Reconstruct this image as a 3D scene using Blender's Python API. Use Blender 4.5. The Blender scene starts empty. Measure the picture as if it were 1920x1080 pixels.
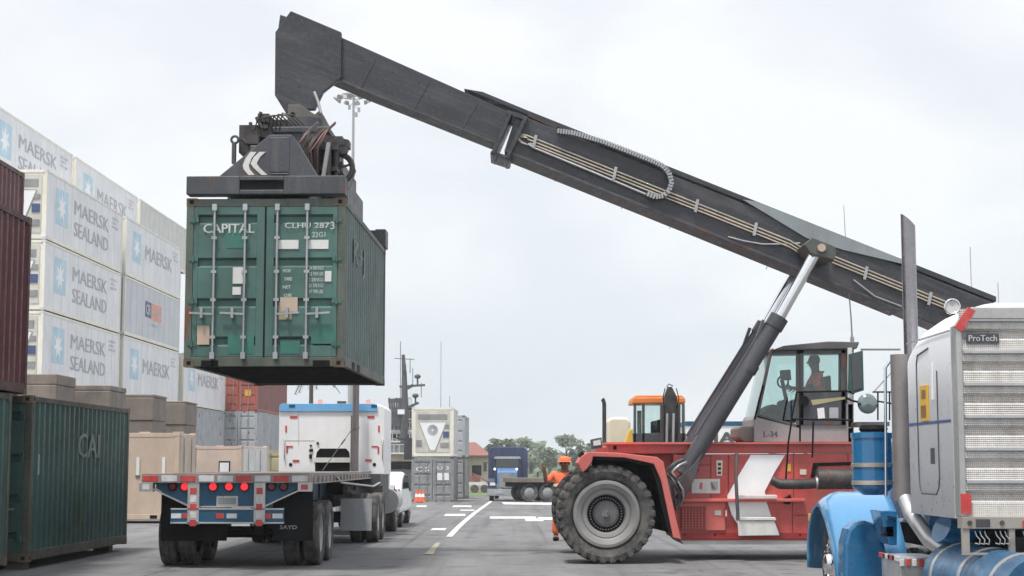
import bpy, bmesh, math, random
from math import sin, cos, pi, radians, atan, sqrt
from mathutils import Vector, Matrix
random.seed(7)
SC = bpy.context.scene
COL = SC.collection
# ------------------------------------------------------------------ camera, sky, sun, exposure
F = 3100.0; PITCH = atan(332 / F); EYE = 1.62
cam = bpy.data.objects.new('camera', bpy.data.cameras.new('camera')); COL.objects.link(cam)
cam.data.sensor_width = 36; cam.data.lens = F / 1920 * 36
cam.location = (0, 0, EYE); cam.rotation_euler = (pi / 2 + PITCH, 0, 0)
cam.data.clip_end = 6000; cam.data.clip_start = 0.1
SC.camera = cam
SC.view_settings.view_transform = 'Standard'; SC.view_settings.look = 'None'
SC.view_settings.gamma = 1; SC.view_settings.exposure = 0.30
SUN_EL = radians(70); SUN_AZ = radians(212)      # azimuth clockwise from +Y
world = bpy.data.worlds.new('World'); SC.world = world; world.use_nodes = True
def build_world():
    nt = world.node_tree; N = nt.nodes; L = nt.links; N.clear()
    out = N.new('ShaderNodeOutputWorld'); bg = N.new('ShaderNodeBackground'); bg.inputs[1].default_value = 0.1
    sky = N.new('ShaderNodeTexSky'); sky.sky_type = 'NISHITA'; sky.sun_disc = False
    sky.sun_elevation = SUN_EL; sky.sun_rotation = SUN_AZ; sky.dust_density = 3; sky.air_density = 1.2
    tc = N.new('ShaderNodeTexCoord'); sep = N.new('ShaderNodeSeparateXYZ'); L.new(tc.outputs['Generated'], sep.inputs[0])
    ramp = N.new('ShaderNodeValToRGB'); e = ramp.color_ramp.elements   # overcast: horizon dimmer than zenith
    e[0].position = 0.0; e[0].color = (.73, .79, .825, 1)
    e[1].position = 1.0; e[1].color = (1.1, 1.13, 1.19, 1)
    for p, c in ((.10, (.78, .82, .85)), (.20, (.80, .822, .85)), (.30, (.82, .835, .86)), (.5, (.98, 1.0, 1.04))):
        q = ramp.color_ramp.elements.new(p); q.color = (*c, 1)
    L.new(sep.outputs[2], ramp.inputs[0])
    mp = N.new('ShaderNodeMapping'); mp.inputs['Scale'].default_value = (3.2, 3.2, 6.5); mp.inputs['Location'].default_value = (5.1, 1.7, .9)
    L.new(tc.outputs['Generated'], mp.inputs[0])
    nz = N.new('ShaderNodeTexNoise'); nz.inputs['Scale'].default_value = 1.5; nz.inputs['Detail'].default_value = 5; nz.inputs['Roughness'].default_value = .48
    nz.inputs['Distortion'].default_value = .35
    L.new(mp.outputs[0], nz.inputs[0])
    r2 = N.new('ShaderNodeValToRGB'); r2.color_ramp.elements[0].position = .40; r2.color_ramp.elements[0].color = (.925, .94, .965, 1)
    r2.color_ramp.elements[1].position = .60; r2.color_ramp.elements[1].color = (1.08, 1.07, 1.055, 1)
    L.new(nz.outputs[0], r2.inputs[0])
    mul = N.new('ShaderNodeMixRGB'); mul.blend_type = 'MULTIPLY'; mul.inputs[0].default_value = 1
    L.new(ramp.outputs[0], mul.inputs[1]); L.new(r2.outputs[0], mul.inputs[2])
    sc = N.new('ShaderNodeVectorMath'); sc.operation = 'SCALE'; sc.inputs[3].default_value = 10.0
    L.new(mul.outputs[0], sc.inputs[0])
    mx = N.new('ShaderNodeMixRGB'); mx.inputs[0].default_value = .9
    L.new(sky.outputs[0], mx.inputs[1]); L.new(sc.outputs[0], mx.inputs[2])
    L.new(mx.outputs[0], bg.inputs[0]); L.new(bg.outputs[0], out.inputs[0])
build_world()
sl = bpy.data.lights.new('sun', 'SUN'); sl.energy = 3.4; sl.angle = radians(9); sl.color = (1, .96, .9)
sun = bpy.data.objects.new('sun', sl); COL.objects.link(sun)
sd = Vector((sin(SUN_AZ) * cos(SUN_EL), cos(SUN_AZ) * cos(SUN_EL), sin(SUN_EL)))
sun.rotation_euler = sd.to_track_quat('Z', 'Y').to_euler(); sun.location = sd * 50

# ------------------------------------------------------------------ helpers
def at(px, py, Y):
    """world point at depth Y that the photograph shows at (px,py) of 1920x1080"""
    u = (px - 960) / F; v = (540 - py) / F
    t = Y / (cos(PITCH) - v * sin(PITCH))
    return Vector((u * t, Y, EYE + (sin(PITCH) + v * cos(PITCH)) * t))
GY = [(-60, 0), (45, 0), (60, -.11), (97, -.50), (140, -.85), (170, -1.0), (5000, -1.0)]
def gz(y):
    for (a, za), (b, zb) in zip(GY, GY[1:]):
        if y <= b: return za + (zb - za) * (y - a) / (b - a)
    return GY[-1][1]
def gp(px, py):
    lo, hi = 8.0, 900.0
    for _ in range(50):
        m = (lo + hi) / 2
        if at(px, py, m).z > gz(m): lo = m
        else: hi = m
    p = at(px, py, lo); return Vector((p.x, p.y, gz(lo)))

class MB:
    def __init__(s): s.v = []; s.f = []; s.m = []; s.sm = []; s.X = None
    def _add(s, vs, fs, m=0, sm=False):
        b = len(s.v)
        for v in vs:
            v = Vector(v); s.v.append(s.X @ v if s.X else v)
        for f in fs: s.f.append([b + i for i in f]); s.m.append(m); s.sm.append(sm)
    def box(s, x0, x1, y0, y1, z0, z1, m=0):
        s._add([(x0,y0,z0),(x1,y0,z0),(x1,y1,z0),(x0,y1,z0),(x0,y0,z1),(x1,y0,z1),(x1,y1,z1),(x0,y1,z1)],
               [(0,3,2,1),(4,5,6,7),(0,1,5,4),(1,2,6,5),(2,3,7,6),(3,0,4,7)], m)
    def bar(s, a, b, w, h, m=0, up=(0, 0, 1)):
        a = Vector(a); b = Vector(b); d = (b - a); 
        if d.length < 1e-6: return
        d.normalize(); u = Vector(up); sx = d.cross(u)
        if sx.length < 1e-4: sx = d.cross(Vector((1, 0, 0)))
        sx.normalize(); u = sx.cross(d).normalized(); sx *= w / 2; u *= h / 2
        vs = [a-sx-u, a+sx-u, a+sx+u, a-sx+u, b-sx-u, b+sx-u, b+sx+u, b-sx+u]
        s._add(vs, [(0,1,2,3),(7,6,5,4),(0,4,5,1),(1,5,6,2),(2,6,7,3),(3,7,4,0)], m)
    def cyl(s, a, b, r, r2=None, n=16, m=0, caps=True, sm=True):
        a = Vector(a); b = Vector(b); r2 = r if r2 is None else r2; d = (b - a).normalized()
        x = d.orthogonal().normalized(); y = d.cross(x)
        vs = [p + (x * cos(2*pi*i/n) + y * sin(2*pi*i/n)) * q for p, q in ((a, r), (b, r2)) for i in range(n)]
        s._add(vs, [(i, (i+1) % n, n + (i+1) % n, n + i) for i in range(n)], m, sm)
        if caps:
            s._add(vs[:n], [list(range(n))[::-1]], m); s._add(vs[n:], [list(range(n))], m)
    def tube(s, pts, r, n=8, m=0, caps=True):
        pts = [Vector(p) for p in pts]; rings = []; x = None
        for i, p in enumerate(pts):
            d = (pts[min(i+1, len(pts)-1)] - pts[max(i-1, 0)]).normalized()
            if x is None: x = d.orthogonal().normalized()
            else:
                x = (x - d * x.dot(d)); x = x.normalized() if x.length > 1e-5 else d.orthogonal().normalized()
            y = d.cross(x); rr = r[i] if isinstance(r, (list, tuple)) else r
            rings += [p + (x * cos(2*pi*k/n) + y * sin(2*pi*k/n)) * rr for k in range(n)]
        fs = [(i*n + k, i*n + (k+1) % n, (i+1)*n + (k+1) % n, (i+1)*n + k) for i in range(len(pts)-1) for k in range(n)]
        s._add(rings, fs, m, True)
        if caps:
            s._add(rings[:n], [list(range(n))[::-1]], m); s._add(rings[-n:], [list(range(n))], m)
    def prism(s, poly, ax, a, b, m=0):
        """poly: 2D outline; ax 'y': (x,z) extruded y a..b; 'x': (y,z); 'z': (x,y)"""
        n = len(poly)
        g = {'y': lambda p, t: (p[0], t, p[1]), 'x': lambda p, t: (t, p[0], p[1]), 'z': lambda p, t: (p[0], p[1], t)}[ax]
        vs = [g(p, a) for p in poly] + [g(p, b) for p in poly]
        s._add(vs, [list(range(n)), list(range(n, 2*n))[::-1]] + [(i, n+i, n+(i+1) % n, (i+1) % n) for i in range(n)], m)
    def ppx(s, pts, Y0, Y1, m=0):
        s.prism([(at(x, y, Y0).x, at(x, y, Y0).z) for x, y in pts], 'y', Y0, Y1, m)
    def lathe(s, prof, c, ax='x', n=32, m=0, seg_m=None):
        """prof: (r, h) list; h along axis"""
        c = Vector(c); rings = []
        for r, h in prof:
            for k in range(n):
                a = 2*pi*k/n
                if ax == 'x': q = Vector((h, r*cos(a), r*sin(a)))
                elif ax == 'y': q = Vector((r*cos(a), h, r*sin(a)))
                else: q = Vector((r*cos(a), r*sin(a), h))
                rings.append(c + q)
        for i in range(len(prof)-1):
            fs = [(k, (k+1) % n, n + (k+1) % n, n + k) for k in range(n)]
            s._add(rings[i*n:(i+2)*n], fs, (seg_m[i] if seg_m else m), True)
    def ball(s, c, rx, ry, rz, n=12, m=0):
        c = Vector(c); vs = []; k = n // 2
        for i in range(k+1):
            t = pi*i/k
            for j in range(n):
                a = 2*pi*j/n; vs.append(c + Vector((rx*sin(t)*cos(a), ry*sin(t)*sin(a), rz*cos(t))))
        s._add(vs, [(i*n+j, i*n+(j+1) % n, (i+1)*n+(j+1) % n, (i+1)*n+j) for i in range(k) for j in range(n)], m, True)
    def text(s, body, o, xd, yd, w, h, m=0, bold=.012, ext=.003):
        """flat lettering fitted to a w x h field, lower left corner o"""
        c = bpy.data.curves.new('t', 'FONT'); c.body = body; c.offset = 0; c.resolution_u = 2
        ob = bpy.data.objects.new('t', c); COL.objects.link(ob)
        bpy.context.view_layer.update()
        me = bpy.data.meshes.new_from_object(ob.evaluated_get(bpy.context.evaluated_depsgraph_get()))
        xs = [v.co.x for v in me.vertices]; ys = [v.co.y for v in me.vertices]
        if xs:
            x0, x1, y0, y1 = min(xs), max(xs), min(ys), max(ys)
            o = Vector(o); xd = Vector(xd).normalized(); yd = Vector(yd).normalized(); nd = xd.cross(yd)
            for q, sh in enumerate((0,) if bold <= 0 else (-1, 0, 1)):     # struck three times for a bold face
                vs = [o + xd*((v.co.x-x0)/(x1-x0)*w + sh*bold*h*1.1) + yd*((v.co.y-y0)/max(y1-y0, 1e-6)*h) + nd*(ext+.0006*q) for v in me.vertices]
                s._add(vs, [list(p.vertices) for p in me.polygons], m)
        bpy.data.objects.remove(ob); bpy.data.curves.remove(c); bpy.data.meshes.remove(me)
    def corr(s, o, ud, nd, length, H, pitch=.278, depth=.036, m=0, zd=(0, 0, 1)):
        """vertical corrugations running along ud; nd points outwards"""
        o = Vector(o); ud = Vector(ud).normalized(); nd = Vector(nd).normalized(); zd = Vector(zd)
        n = max(1, round(length / pitch)); p = length / n; pts = []
        for i in range(n):
            for t, q in ((0, 0), (.25, 0), (.5, -1), (.75, -1)): pts.append((i*p + t*p, q*depth))
        pts.append((length, 0)); vs = []
        for u, d in pts: vs += [o + ud*u + nd*d, o + ud*u + nd*d + zd*H]
        s._add(vs, [(2*i, 2*i+2, 2*i+3, 2*i+1) for i in range(len(pts)-1)], m)
    def islands(s):
        n = len(s.v); p = list(range(n))
        def f(a):
            while p[a] != a: p[a] = p[p[a]]; a = p[a]
            return a
        for q in s.f:
            for i in q[1:]:
                a, b = f(q[0]), f(i)
                if a != b: p[a] = b
        g = {}
        for i, q in enumerate(s.f): g.setdefault(f(q[0]), []).append(i)
        L = []
        for fs in g.values():
            vs = [s.v[i] for k in fs for i in s.f[k]]; L.append(([min(v[k] for v in vs) for k in range(3)], [max(v[k] for v in vs) for k in range(3)], fs))
        m = True
        while m:
            m = False
            for i in range(len(L)):
                for j in range(i+1, len(L)):
                    A, B = L[i], L[j]
                    if all(A[0][k]-.012 <= B[1][k] and B[0][k]-.012 <= A[1][k] for k in range(3)):
                        L[i] = ([min(A[0][k], B[0][k]) for k in range(3)], [max(A[1][k], B[1][k]) for k in range(3)], A[2]+B[2]); L.pop(j); m = True; break
                if m: break
        return [x[2] for x in L]
    def build(s, name, mats, parent=None, bev=0, norm=True, each=False):
        if each:
            out = []
            for fs in s.islands():
                q = MB(); ids = {}
                for k in fs:
                    for i in s.f[k]:
                        if i not in ids: ids[i] = len(q.v); q.v.append(s.v[i])
                    q.f.append([ids[i] for i in s.f[k]]); q.m.append(s.m[k]); q.sm.append(s.sm[k])
                out.append(q.build(name, mats, parent, bev, norm))
            return out[0]
        if not isinstance(mats, (list, tuple)): mats = [mats]
        me = bpy.data.meshes.new(name)
        rt = parent
        while rt is not None and rt.parent is not None: rt = rt.parent
        org = Vector(rt.location) if (rt is not None and rt.get('_local') is None) else Vector((0, 0, 0))
        me.from_pydata([v - org for v in s.v], [], s.f); 
        for mt in mats: me.materials.append(mt)
        for p, mi, sm in zip(me.polygons, s.m, s.sm): p.material_index = min(mi, len(mats)-1); p.use_smooth = sm
        if norm:
            bm = bmesh.new(); bm.from_mesh(me); bmesh.ops.recalc_face_normals(bm, faces=bm.faces); bm.to_mesh(me); bm.free()
        me.update()
        o = bpy.data.objects.new(name, me); COL.objects.link(o); o.parent = parent
        if bev:
            b = o.modifiers.new('bevel', 'BEVEL'); b.width = bev; b.segments = 2; b.limit_method = 'ANGLE'; b.angle_limit = radians(35)
        return o
def thing(name, label, cat, loc=(0, 0, 0), rz=0, group=None, local=False):
    """Empty at the thing's base. local=True: parts are given in the thing's own axes"""
    o = bpy.data.objects.new(name, None); COL.objects.link(o); o.location = loc; o.rotation_euler = (0, 0, rz)
    o['label'] = label; o['category'] = cat; o.empty_display_size = .2
    if group: o['group'] = group
    if local: o['_local'] = True
    return o
def tag(o, label, cat, group=None):
    o['label'] = label; o['category'] = cat
    if group: o['group'] = group
    return o
def struct(o): o['kind'] = 'structure'; return o
def dup(root, loc=None, rz=None, label=None):
    def cp(o, par):
        c = o.copy(); COL.objects.link(c); c.parent = par
        for ch in [x for x in o.children]: cp(ch, c)
        return c
    r = cp(root, None)
    if loc is not None: r.location = loc
    if rz is not None: r.rotation_euler = (0, 0, rz)
    if label: r['label'] = label
    return r

# ------------------------------------------------------------------ materials (procedural)
def paint(name, col, rough=.55, metal=0.0, var=.25, dirt=.35, dcol=(.12, .095, .075), streak=1.0, scale=1.0, bump=.0, rust=0, rcol=(.16, .055, .02), col2=None, cov=.5, roty=None):
    m = bpy.data.materials.new(name); m.use_nodes = True; nt = m.node_tree; N = nt.nodes; L = nt.links
    b = N['Principled BSDF']; b.inputs['Roughness'].default_value = rough; b.inputs['Metallic'].default_value = metal
    tc = N.new('ShaderNodeTexCoord'); oi = N.new('ShaderNodeObjectInfo')
    def noise(sc, det=4, z=1.0, off=0):
        mp = N.new('ShaderNodeMapping'); mp.inputs['Scale'].default_value = (sc, sc, sc*z); mp.inputs['Location'].default_value = (off, off*.7, off*.3)
        va = N.new('ShaderNodeVectorMath'); va.operation = 'MULTIPLY_ADD'; L.new(oi.outputs['Random'], va.inputs[0]); va.inputs[1].default_value = (31, 17, 23); va.inputs[2].default_value = (off, off*.7, off*.3)
        L.new(va.outputs[0], mp.inputs['Location'])
        if roty is not None:
            mp.vector_type = 'TEXTURE'; mp.inputs['Rotation'].default_value = (0, roty, 0); mp.inputs['Scale'].default_value = (1/(sc*(z if z < 1 else .5)), 1/sc, 1/sc)
        n = N.new('ShaderNodeTexNoise'); n.inputs['Scale'].default_value = 1; n.inputs['Detail'].default_value = det; n.inputs['Roughness'].default_value = .62
        L.new(tc.outputs['Object'], mp.inputs[0]); L.new(mp.outputs[0], n.inputs[0]); return n
    def ramp(src, a, bb, lo=0, hi=1):
        r = N.new('ShaderNodeMapRange'); r.inputs[1].default_value = a; r.inputs[2].default_value = bb
        r.inputs[3].default_value = lo; r.inputs[4].default_value = hi; L.new(src, r.inputs[0]); return r.outputs[0]
    def mix(fac, a, c, typ='MIX'):
        x = N.new('ShaderNodeMixRGB'); x.blend_type = typ
        if isinstance(fac, float): x.inputs[0].default_value = fac
        else: L.new(fac, x.inputs[0])
        for i, q in ((1, a), (2, c)):
            if isinstance(q, tuple): x.inputs[i].default_value = (*q, 1)
            else: L.new(q, x.inputs[i])
        return x.outputs[0]
    c2 = col2 or tuple(min(1, q * (1 + var) + .01 * var) for q in col); c1 = tuple(q * (1 - var) for q in col)
    n1 = noise(1.3 * scale, 5, 1, 3.1)
    base = mix(ramp(n1.outputs[0], .33, .67), c1 if not col2 else col, c2)
    if dirt:
        n2 = noise(5 * scale, 4, .12 if streak else 1, 9.2)
        base = mix(ramp(n2.outputs[0], cov, cov + .28, 0, dirt), base, dcol)
        n4 = noise(23 * scale, 3, 1, 1.2)
        base = mix(ramp(n4.outputs[0], .52, .75, 0, dirt * .7), base, dcol)
    if rust:
        n3 = noise(3.2 * scale, 6, .5, 5.5)
        base = mix(ramp(n3.outputs[0], .62 - .1 * rust, .70 - .08*rust), base, rcol)
    L.new(base, b.inputs['Base Color'])
    n5 = noise(8 * scale, 4)
    L.new(ramp(n5.outputs[0], .3, .7, max(0, rough - .12), min(1, rough + .15)), b.inputs['Roughness'])
    if bump:
        bp = N.new('ShaderNodeBump'); bp.inputs['Strength'].default_value = bump; bp.inputs['Distance'].default_value = .02
        n6 = noise(14 * scale, 5); L.new(n6.outputs[0], bp.inputs['Height']); L.new(bp.outputs[0], b.inputs['Normal'])
    return m
def emis(name, col, st):
    m = bpy.data.materials.new(name); m.use_nodes = True; b = m.node_tree.nodes['Principled BSDF']
    b.inputs['Base Color'].default_value = (*col, 1); b.inputs['Emission Color'].default_value = (*col, 1); b.inputs['Emission Strength'].default_value = st
    return m
def glass(name, tint=(.75, .88, .86), refl=.10, fac_min=.06, dark=None):
    m = bpy.data.materials.new(name); m.use_nodes = True; nt = m.node_tree; N = nt.nodes; L = nt.links; N.clear()
    out = N.new('ShaderNodeOutputMaterial'); tr = N.new('ShaderNodeBsdfTransparent'); tr.inputs[0].default_value = (*tint, 1)
    gl = N.new('ShaderNodeBsdfGlossy'); gl.inputs['Roughness'].default_value = .03
    lw = N.new('ShaderNodeLayerWeight'); lw.inputs[0].default_value = .3
    mr = N.new('ShaderNodeMapRange'); mr.inputs[3].default_value = fac_min; mr.inputs[4].default_value = .75
    L.new(lw.outputs['Fresnel'], mr.inputs[0]); mx = N.new('ShaderNodeMixShader')
    L.new(mr.outputs[0], mx.inputs[0]); L.new(tr.outputs[0], mx.inputs[1]); L.new(gl.outputs[0], mx.inputs[2]); L.new(mx.outputs[0], out.inputs[0])
    return m
M = {}
M['black'] = paint('black_rubber_plastic', (.007, .007, .008), .65, var=.2, dirt=.25, dcol=(.035, .032, .03))
M['black'].node_tree.nodes['Principled BSDF'].inputs['Specular IOR Level'].default_value = .12
M['tyre'] = paint('tyre_rubber', (.028, .028, .030), .85, var=.35, dirt=.75, dcol=(.15, .14, .125), streak=0, bump=.3, cov=.38)
M['darkgrey'] = paint('boom_paint', (.030, .031, .039), .38, var=.28, dirt=.55, dcol=(.125, .118, .115), scale=1.3, roty=radians(21.6), bump=.12)
M['cylgrey'] = paint('cylinder_paint', (.046, .048, .057), .40, var=.2, dirt=.4, dcol=(.14, .13, .125), scale=1.5, roty=radians(-62))
M['slate'] = paint('spreader_paint', (.052, .055, .066), .5, var=.2, dirt=.45, dcol=(.16, .15, .14), rust=.2)
M['machine'] = paint('greasy_machinery', (.03, .028, .03), .55, var=.5, dirt=.5, dcol=(.12, .09, .07), scale=3, rust=.3)
M['hose'] = paint('brown_rubber_hose', (.045, .03, .025), .6, var=.4, dirt=.3, dcol=(.18, .09, .06))
M['steel'] = paint('galvanised_steel', (.42, .43, .44), .42, .6, var=.15, dirt=.35, dcol=(.2, .18, .16))
M['dusty'] = paint('dusty_rail', (.30, .27, .26), .6, .3, var=.2, dirt=.6, dcol=(.18, .12, .11), streak=0, scale=2)
M['alu'] = paint('aluminium', (.52, .52, .52), .38, .7, var=.12, dirt=.25, dcol=(.3, .28, .25))
M['chrome'] = paint('chrome', (.78, .78, .79), .12, 1.0, var=.05, dirt=.1)
M['stack'] = paint('dulled_chrome', (.30, .285, .30), .24, .85, var=.1, dirt=.4, dcol=(.2, .17, .16))
M['mirror'] = paint('mirror_glass', (.25, .30, .31), .06, 1.0, var=.02, dirt=.0)
M['pipe'] = paint('brass_steel_pipe', (.52, .46, .38), .35, .6, var=.2, dirt=.4, dcol=(.18, .15, .12))
M['red'] = paint('stacker_red', (.50, .080, .070), .36, var=.2, dirt=.6, dcol=(.26, .15, .135), cov=.47, bump=.06)
M['redface'] = paint('faded_red', (.56, .125, .108), .5, var=.16, dirt=.5, dcol=(.45, .2, .17))
M['greycab'] = paint('cab_grey', (.30, .29, .29), .5, var=.1, dirt=.3, dcol=(.16, .14, .13))
M['roofgrey'] = paint('cab_roof_grey', (.10, .095, .097), .5, var=.15, dirt=.3)
M['white'] = paint('white_paint', (.80, .81, .82), .38, var=.05, dirt=.14, dcol=(.45, .43, .40))
M['whited'] = paint('dirty_white', (.62, .62, .60), .55, var=.08, dirt=.35, dcol=(.36, .33, .28))
M['reefer'] = paint('reefer_white', (.74, .75, .78), .5, var=.07, dirt=.38, dcol=(.53, .51, .46), rust=.0, scale=.6, cov=.46)
M['reefer_end'] = paint('reefer_cream', (.78, .76, .68), .5, var=.08, dirt=.45, dcol=(.5, .42, .26))
M['unitbase'] = paint('cooling_unit_base', (.56, .55, .49), .5, var=.12, dirt=.5, dcol=(.38, .35, .27))
M['gbox'] = paint('grey_box', (.54, .56, .60), .5, var=.06, dirt=.2, dcol=(.4, .38, .36), scale=.5)
M['logo_blue'] = paint('pale_blue_panel', (.42, .60, .70), .5, var=.12, dirt=.4, dcol=(.66, .68, .70), streak=1)
M['logo_grey'] = paint('grey_lettering', (.36, .37, .40), .5, var=.15, dirt=.5, dcol=(.68, .68, .69), streak=0, scale=1.5)
M['faint'] = paint('faint_lettering', (.17, .20, .195), .6, var=.25, dirt=.7, dcol=(.10, .14, .13), streak=0, scale=2)
M['faint2'] = paint('worn_white_lettering', (.50, .52, .50), .6, var=.2, dirt=.6, dcol=(.16, .24, .21), streak=0, scale=3)
M['navy'] = paint('navy_lettering', (.06, .09, .20), .5, var=.1, dirt=.1)
M['orange_logo'] = paint('orange_panel', (.75, .28, .18), .5, var=.1, dirt=.1)
M['green'] = paint('container_green', (.060, .135, .116), .48, var=.22, dirt=.30, dcol=(.10, .13, .118), rust=.0, bump=.15)
M['greenside'] = paint('faded_green_side', (.098, .148, .136), .58, var=.2, dirt=.6, dcol=(.15, .15, .14), rust=.0, bump=.2)
M['teal'] = paint('fresh_teal_patch', (.035, .155, .122), .45, var=.15, dirt=.4, dcol=(.065, .125, .11), streak=0, scale=2)
M['gframe'] = paint('green_frame_weathered', (.075, .095, .078), .6, var=.3, dirt=.6, dcol=(.17, .145, .115), rust=.22)
M['dgreen'] = paint('dark_green_container', (.027, .080, .070), .5, var=.25, dirt=.45, dcol=(.085, .10, .09), rust=.0, bump=.2)
M['dgframe'] = paint('dark_green_frame', (.06, .065, .048), .65, var=.3, dirt=.6, dcol=(.14, .115, .08), rust=.25)
M['algae'] = paint('green_algae_stain', (.035, .10, .022), .7, var=.3, dirt=.4, dcol=(.02, .06, .05))
M['casting'] = paint('rusty_casting', (.12, .085, .055), .7, var=.4, dirt=.5, dcol=(.06, .045, .035))
M['maroon'] = paint('maroon_container', (.105, .030, .034), .5, var=.2, dirt=.4, dcol=(.16, .09, .09))
M['maroonf'] = paint('maroon_frame', (.07, .022, .022), .6, var=.2, dirt=.4, dcol=(.12, .08, .07))
M['redbox'] = paint('red_oxide_container', (.36, .085, .062), .55, var=.15, dirt=.4, dcol=(.32, .2, .16))
M['redside'] = paint('red_oxide_side', (.24, .10, .095), .6, var=.12, dirt=.3, dcol=(.3, .18, .16))
M['lgrey'] = paint('light_grey_container', (.38, .40, .42), .6, var=.15, dirt=.4, dcol=(.25, .25, .25), rust=.1)
M['mgrey'] = paint('mid_grey_container', (.24, .245, .25), .6, var=.2, dirt=.5, dcol=(.34, .33, .32))
M['beige'] = paint('beige_container', (.47, .375, .295), .6, var=.12, dirt=.5, dcol=(.4, .28, .2), scale=.6)
M['pinkbeige'] = paint('pink_beige_container', (.56, .45, .38), .6, var=.1, dirt=.45, dcol=(.45, .33, .27), scale=.6)
M['olive'] = paint('khaki_container', (.36, .33, .19), .6, var=.15, dirt=.3, dcol=(.45, .4, .3))
M['concrete'] = paint('brown_concrete', (.17, .145, .125), .9, var=.22, dirt=.6, dcol=(.25, .22, .19), bump=.5)
M['wood'] = paint('deck_planks', (.20, .165, .14), .8, var=.3, dirt=.5, dcol=(.3, .27, .25))
M['tblue'] = paint('trailer_blue', (.010, .080, .155), .35, var=.2, dirt=.3, dcol=(.05, .09, .13))
M['sky_blue'] = paint('fender_blue', (.075, .25, .46), .16, var=.03, dirt=.05, dcol=(.2, .32, .4))
M['mblue'] = paint('mid_blue', (.018, .135, .30), .22, var=.05, dirt=.10, dcol=(.1, .18, .26))
M['dblue'] = paint('truck_navy', (.035, .05, .11), .35, var=.1, dirt=.25, dcol=(.2, .22, .28))
M['tape_red'] = paint('red_tape', (.50, .045, .04), .4, var=.2, dirt=.5, dcol=(.30, .2, .19), streak=0, scale=2)
M['tape_white'] = paint('white_tape', (.62, .62, .62), .35, var=.15, dirt=.6, dcol=(.3, .29, .28), streak=0, scale=2)
M['amber'] = paint('yellow_sign', (.72, .42, .04), .5, var=.1, dirt=.2, dcol=(.4, .25, .06))
M['yellow'] = paint('machine_yellow', (.72, .44, .05), .45, var=.1, dirt=.3)
M['orangeroof'] = paint('orange_roof', (.66, .20, .04), .5, var=.12, dirt=.3)
M['cone'] = paint('cone_orange', (.80, .17, .07), .5, var=.08, dirt=.15)
M['hivis'] = paint('orange_cloth', (.80, .16, .065), .85, var=.12, dirt=.2, dcol=(.5, .12, .06), streak=0, bump=.4, scale=2)
M['hivis2'] = paint('pale_band', (.75, .70, .60), .6, var=.05, dirt=.1)
M['skin'] = paint('skin', (.16, .075, .05), .6, var=.08, dirt=0)
M['hair'] = paint('hair', (.015, .012, .01), .7, var=.2, dirt=0)
M['lamp_on'] = emis('lit_tail_lamp', (.8, .03, .035), .75)
M['lamp_off'] = paint('dark_red_lens', (.14, .008, .012), .2, var=.05, dirt=.1)
M['head_on'] = emis('lit_headlamp', (1, .98, .9), 3)
M['lens'] = paint('lamp_glass', (.6, .6, .58), .1, .5, var=.1, dirt=.1)
M['glass'] = glass('pale_cab_glass', (.86, .94, .93))
M['glassd'] = glass('dark_glass', (.28, .34, .36), fac_min=.12)
M['roadwhite'] = paint('road_marking', (.62, .62, .61), .7, var=.12, dirt=.8, dcol=(.22, .22, .22), streak=0, scale=1.1, cov=.47)
M['roadyel'] = paint('worn_yellow_marking', (.36, .33, .20), .8, var=.1, dirt=.9, dcol=(.19, .19, .18), streak=0, cov=.40)
M['rooftile'] = paint('red_tile_roof', (.21, .085, .068), .7, var=.15, dirt=.3, dcol=(.25, .12, .1))
M['cream'] = paint('cream_wall', (.42, .37, .30), .8, var=.1, dirt=.2)
M['shipdark'] = paint('ship_dark', (.07, .072, .08), .6, var=.2, dirt=.3)
M['shipgrey'] = paint('ship_grey', (.26, .29, .30), .6, var=.2, dirt=.4)
M['mast'] = paint('mast_grey', (.36, .36, .37), .5, var=.1, dirt=.2)
M['bark'] = paint('bark', (.10, .085, .07), .9, var=.3, dirt=.3, bump=.5)
M['tank'] = paint('cream_plastic_tank', (.66, .62, .50), .5, var=.06, dirt=.2, dcol=(.5, .45, .3))
def leafmat(name, a, b):
    m = bpy.data.materials.new(name); m.use_nodes = True; nt = m.node_tree; N = nt.nodes; L = nt.links; p = N['Principled BSDF']
    p.inputs['Roughness'].default_value = .7
    tc = N.new('ShaderNodeTexCoord'); n = N.new('ShaderNodeTexNoise'); n.inputs['Scale'].default_value = .6; n.inputs['Detail'].default_value = 4
    L.new(tc.outputs['Object'], n.inputs[0]); r = N.new('ShaderNodeValToRGB'); r.color_ramp.elements[0].position = .35; r.color_ramp.elements[1].position = .65
    r.color_ramp.elements[0].color = (*a, 1); r.color_ramp.elements[1].color = (*b, 1); L.new(n.outputs[0], r.inputs[0]); L.new(r.outputs[0], p.inputs['Base Color'])
    return m
M['leaf'] = leafmat('foliage', (.07, .105, .06), (.13, .165, .10))  # leaf green paled, distance haze mixed into the colour
M['leaf2'] = leafmat('foliage_dark', (.06, .085, .055), (.105, .135, .08))
M['grass'] = leafmat('grass', (.07, .11, .035), (.12, .16, .05))

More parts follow.
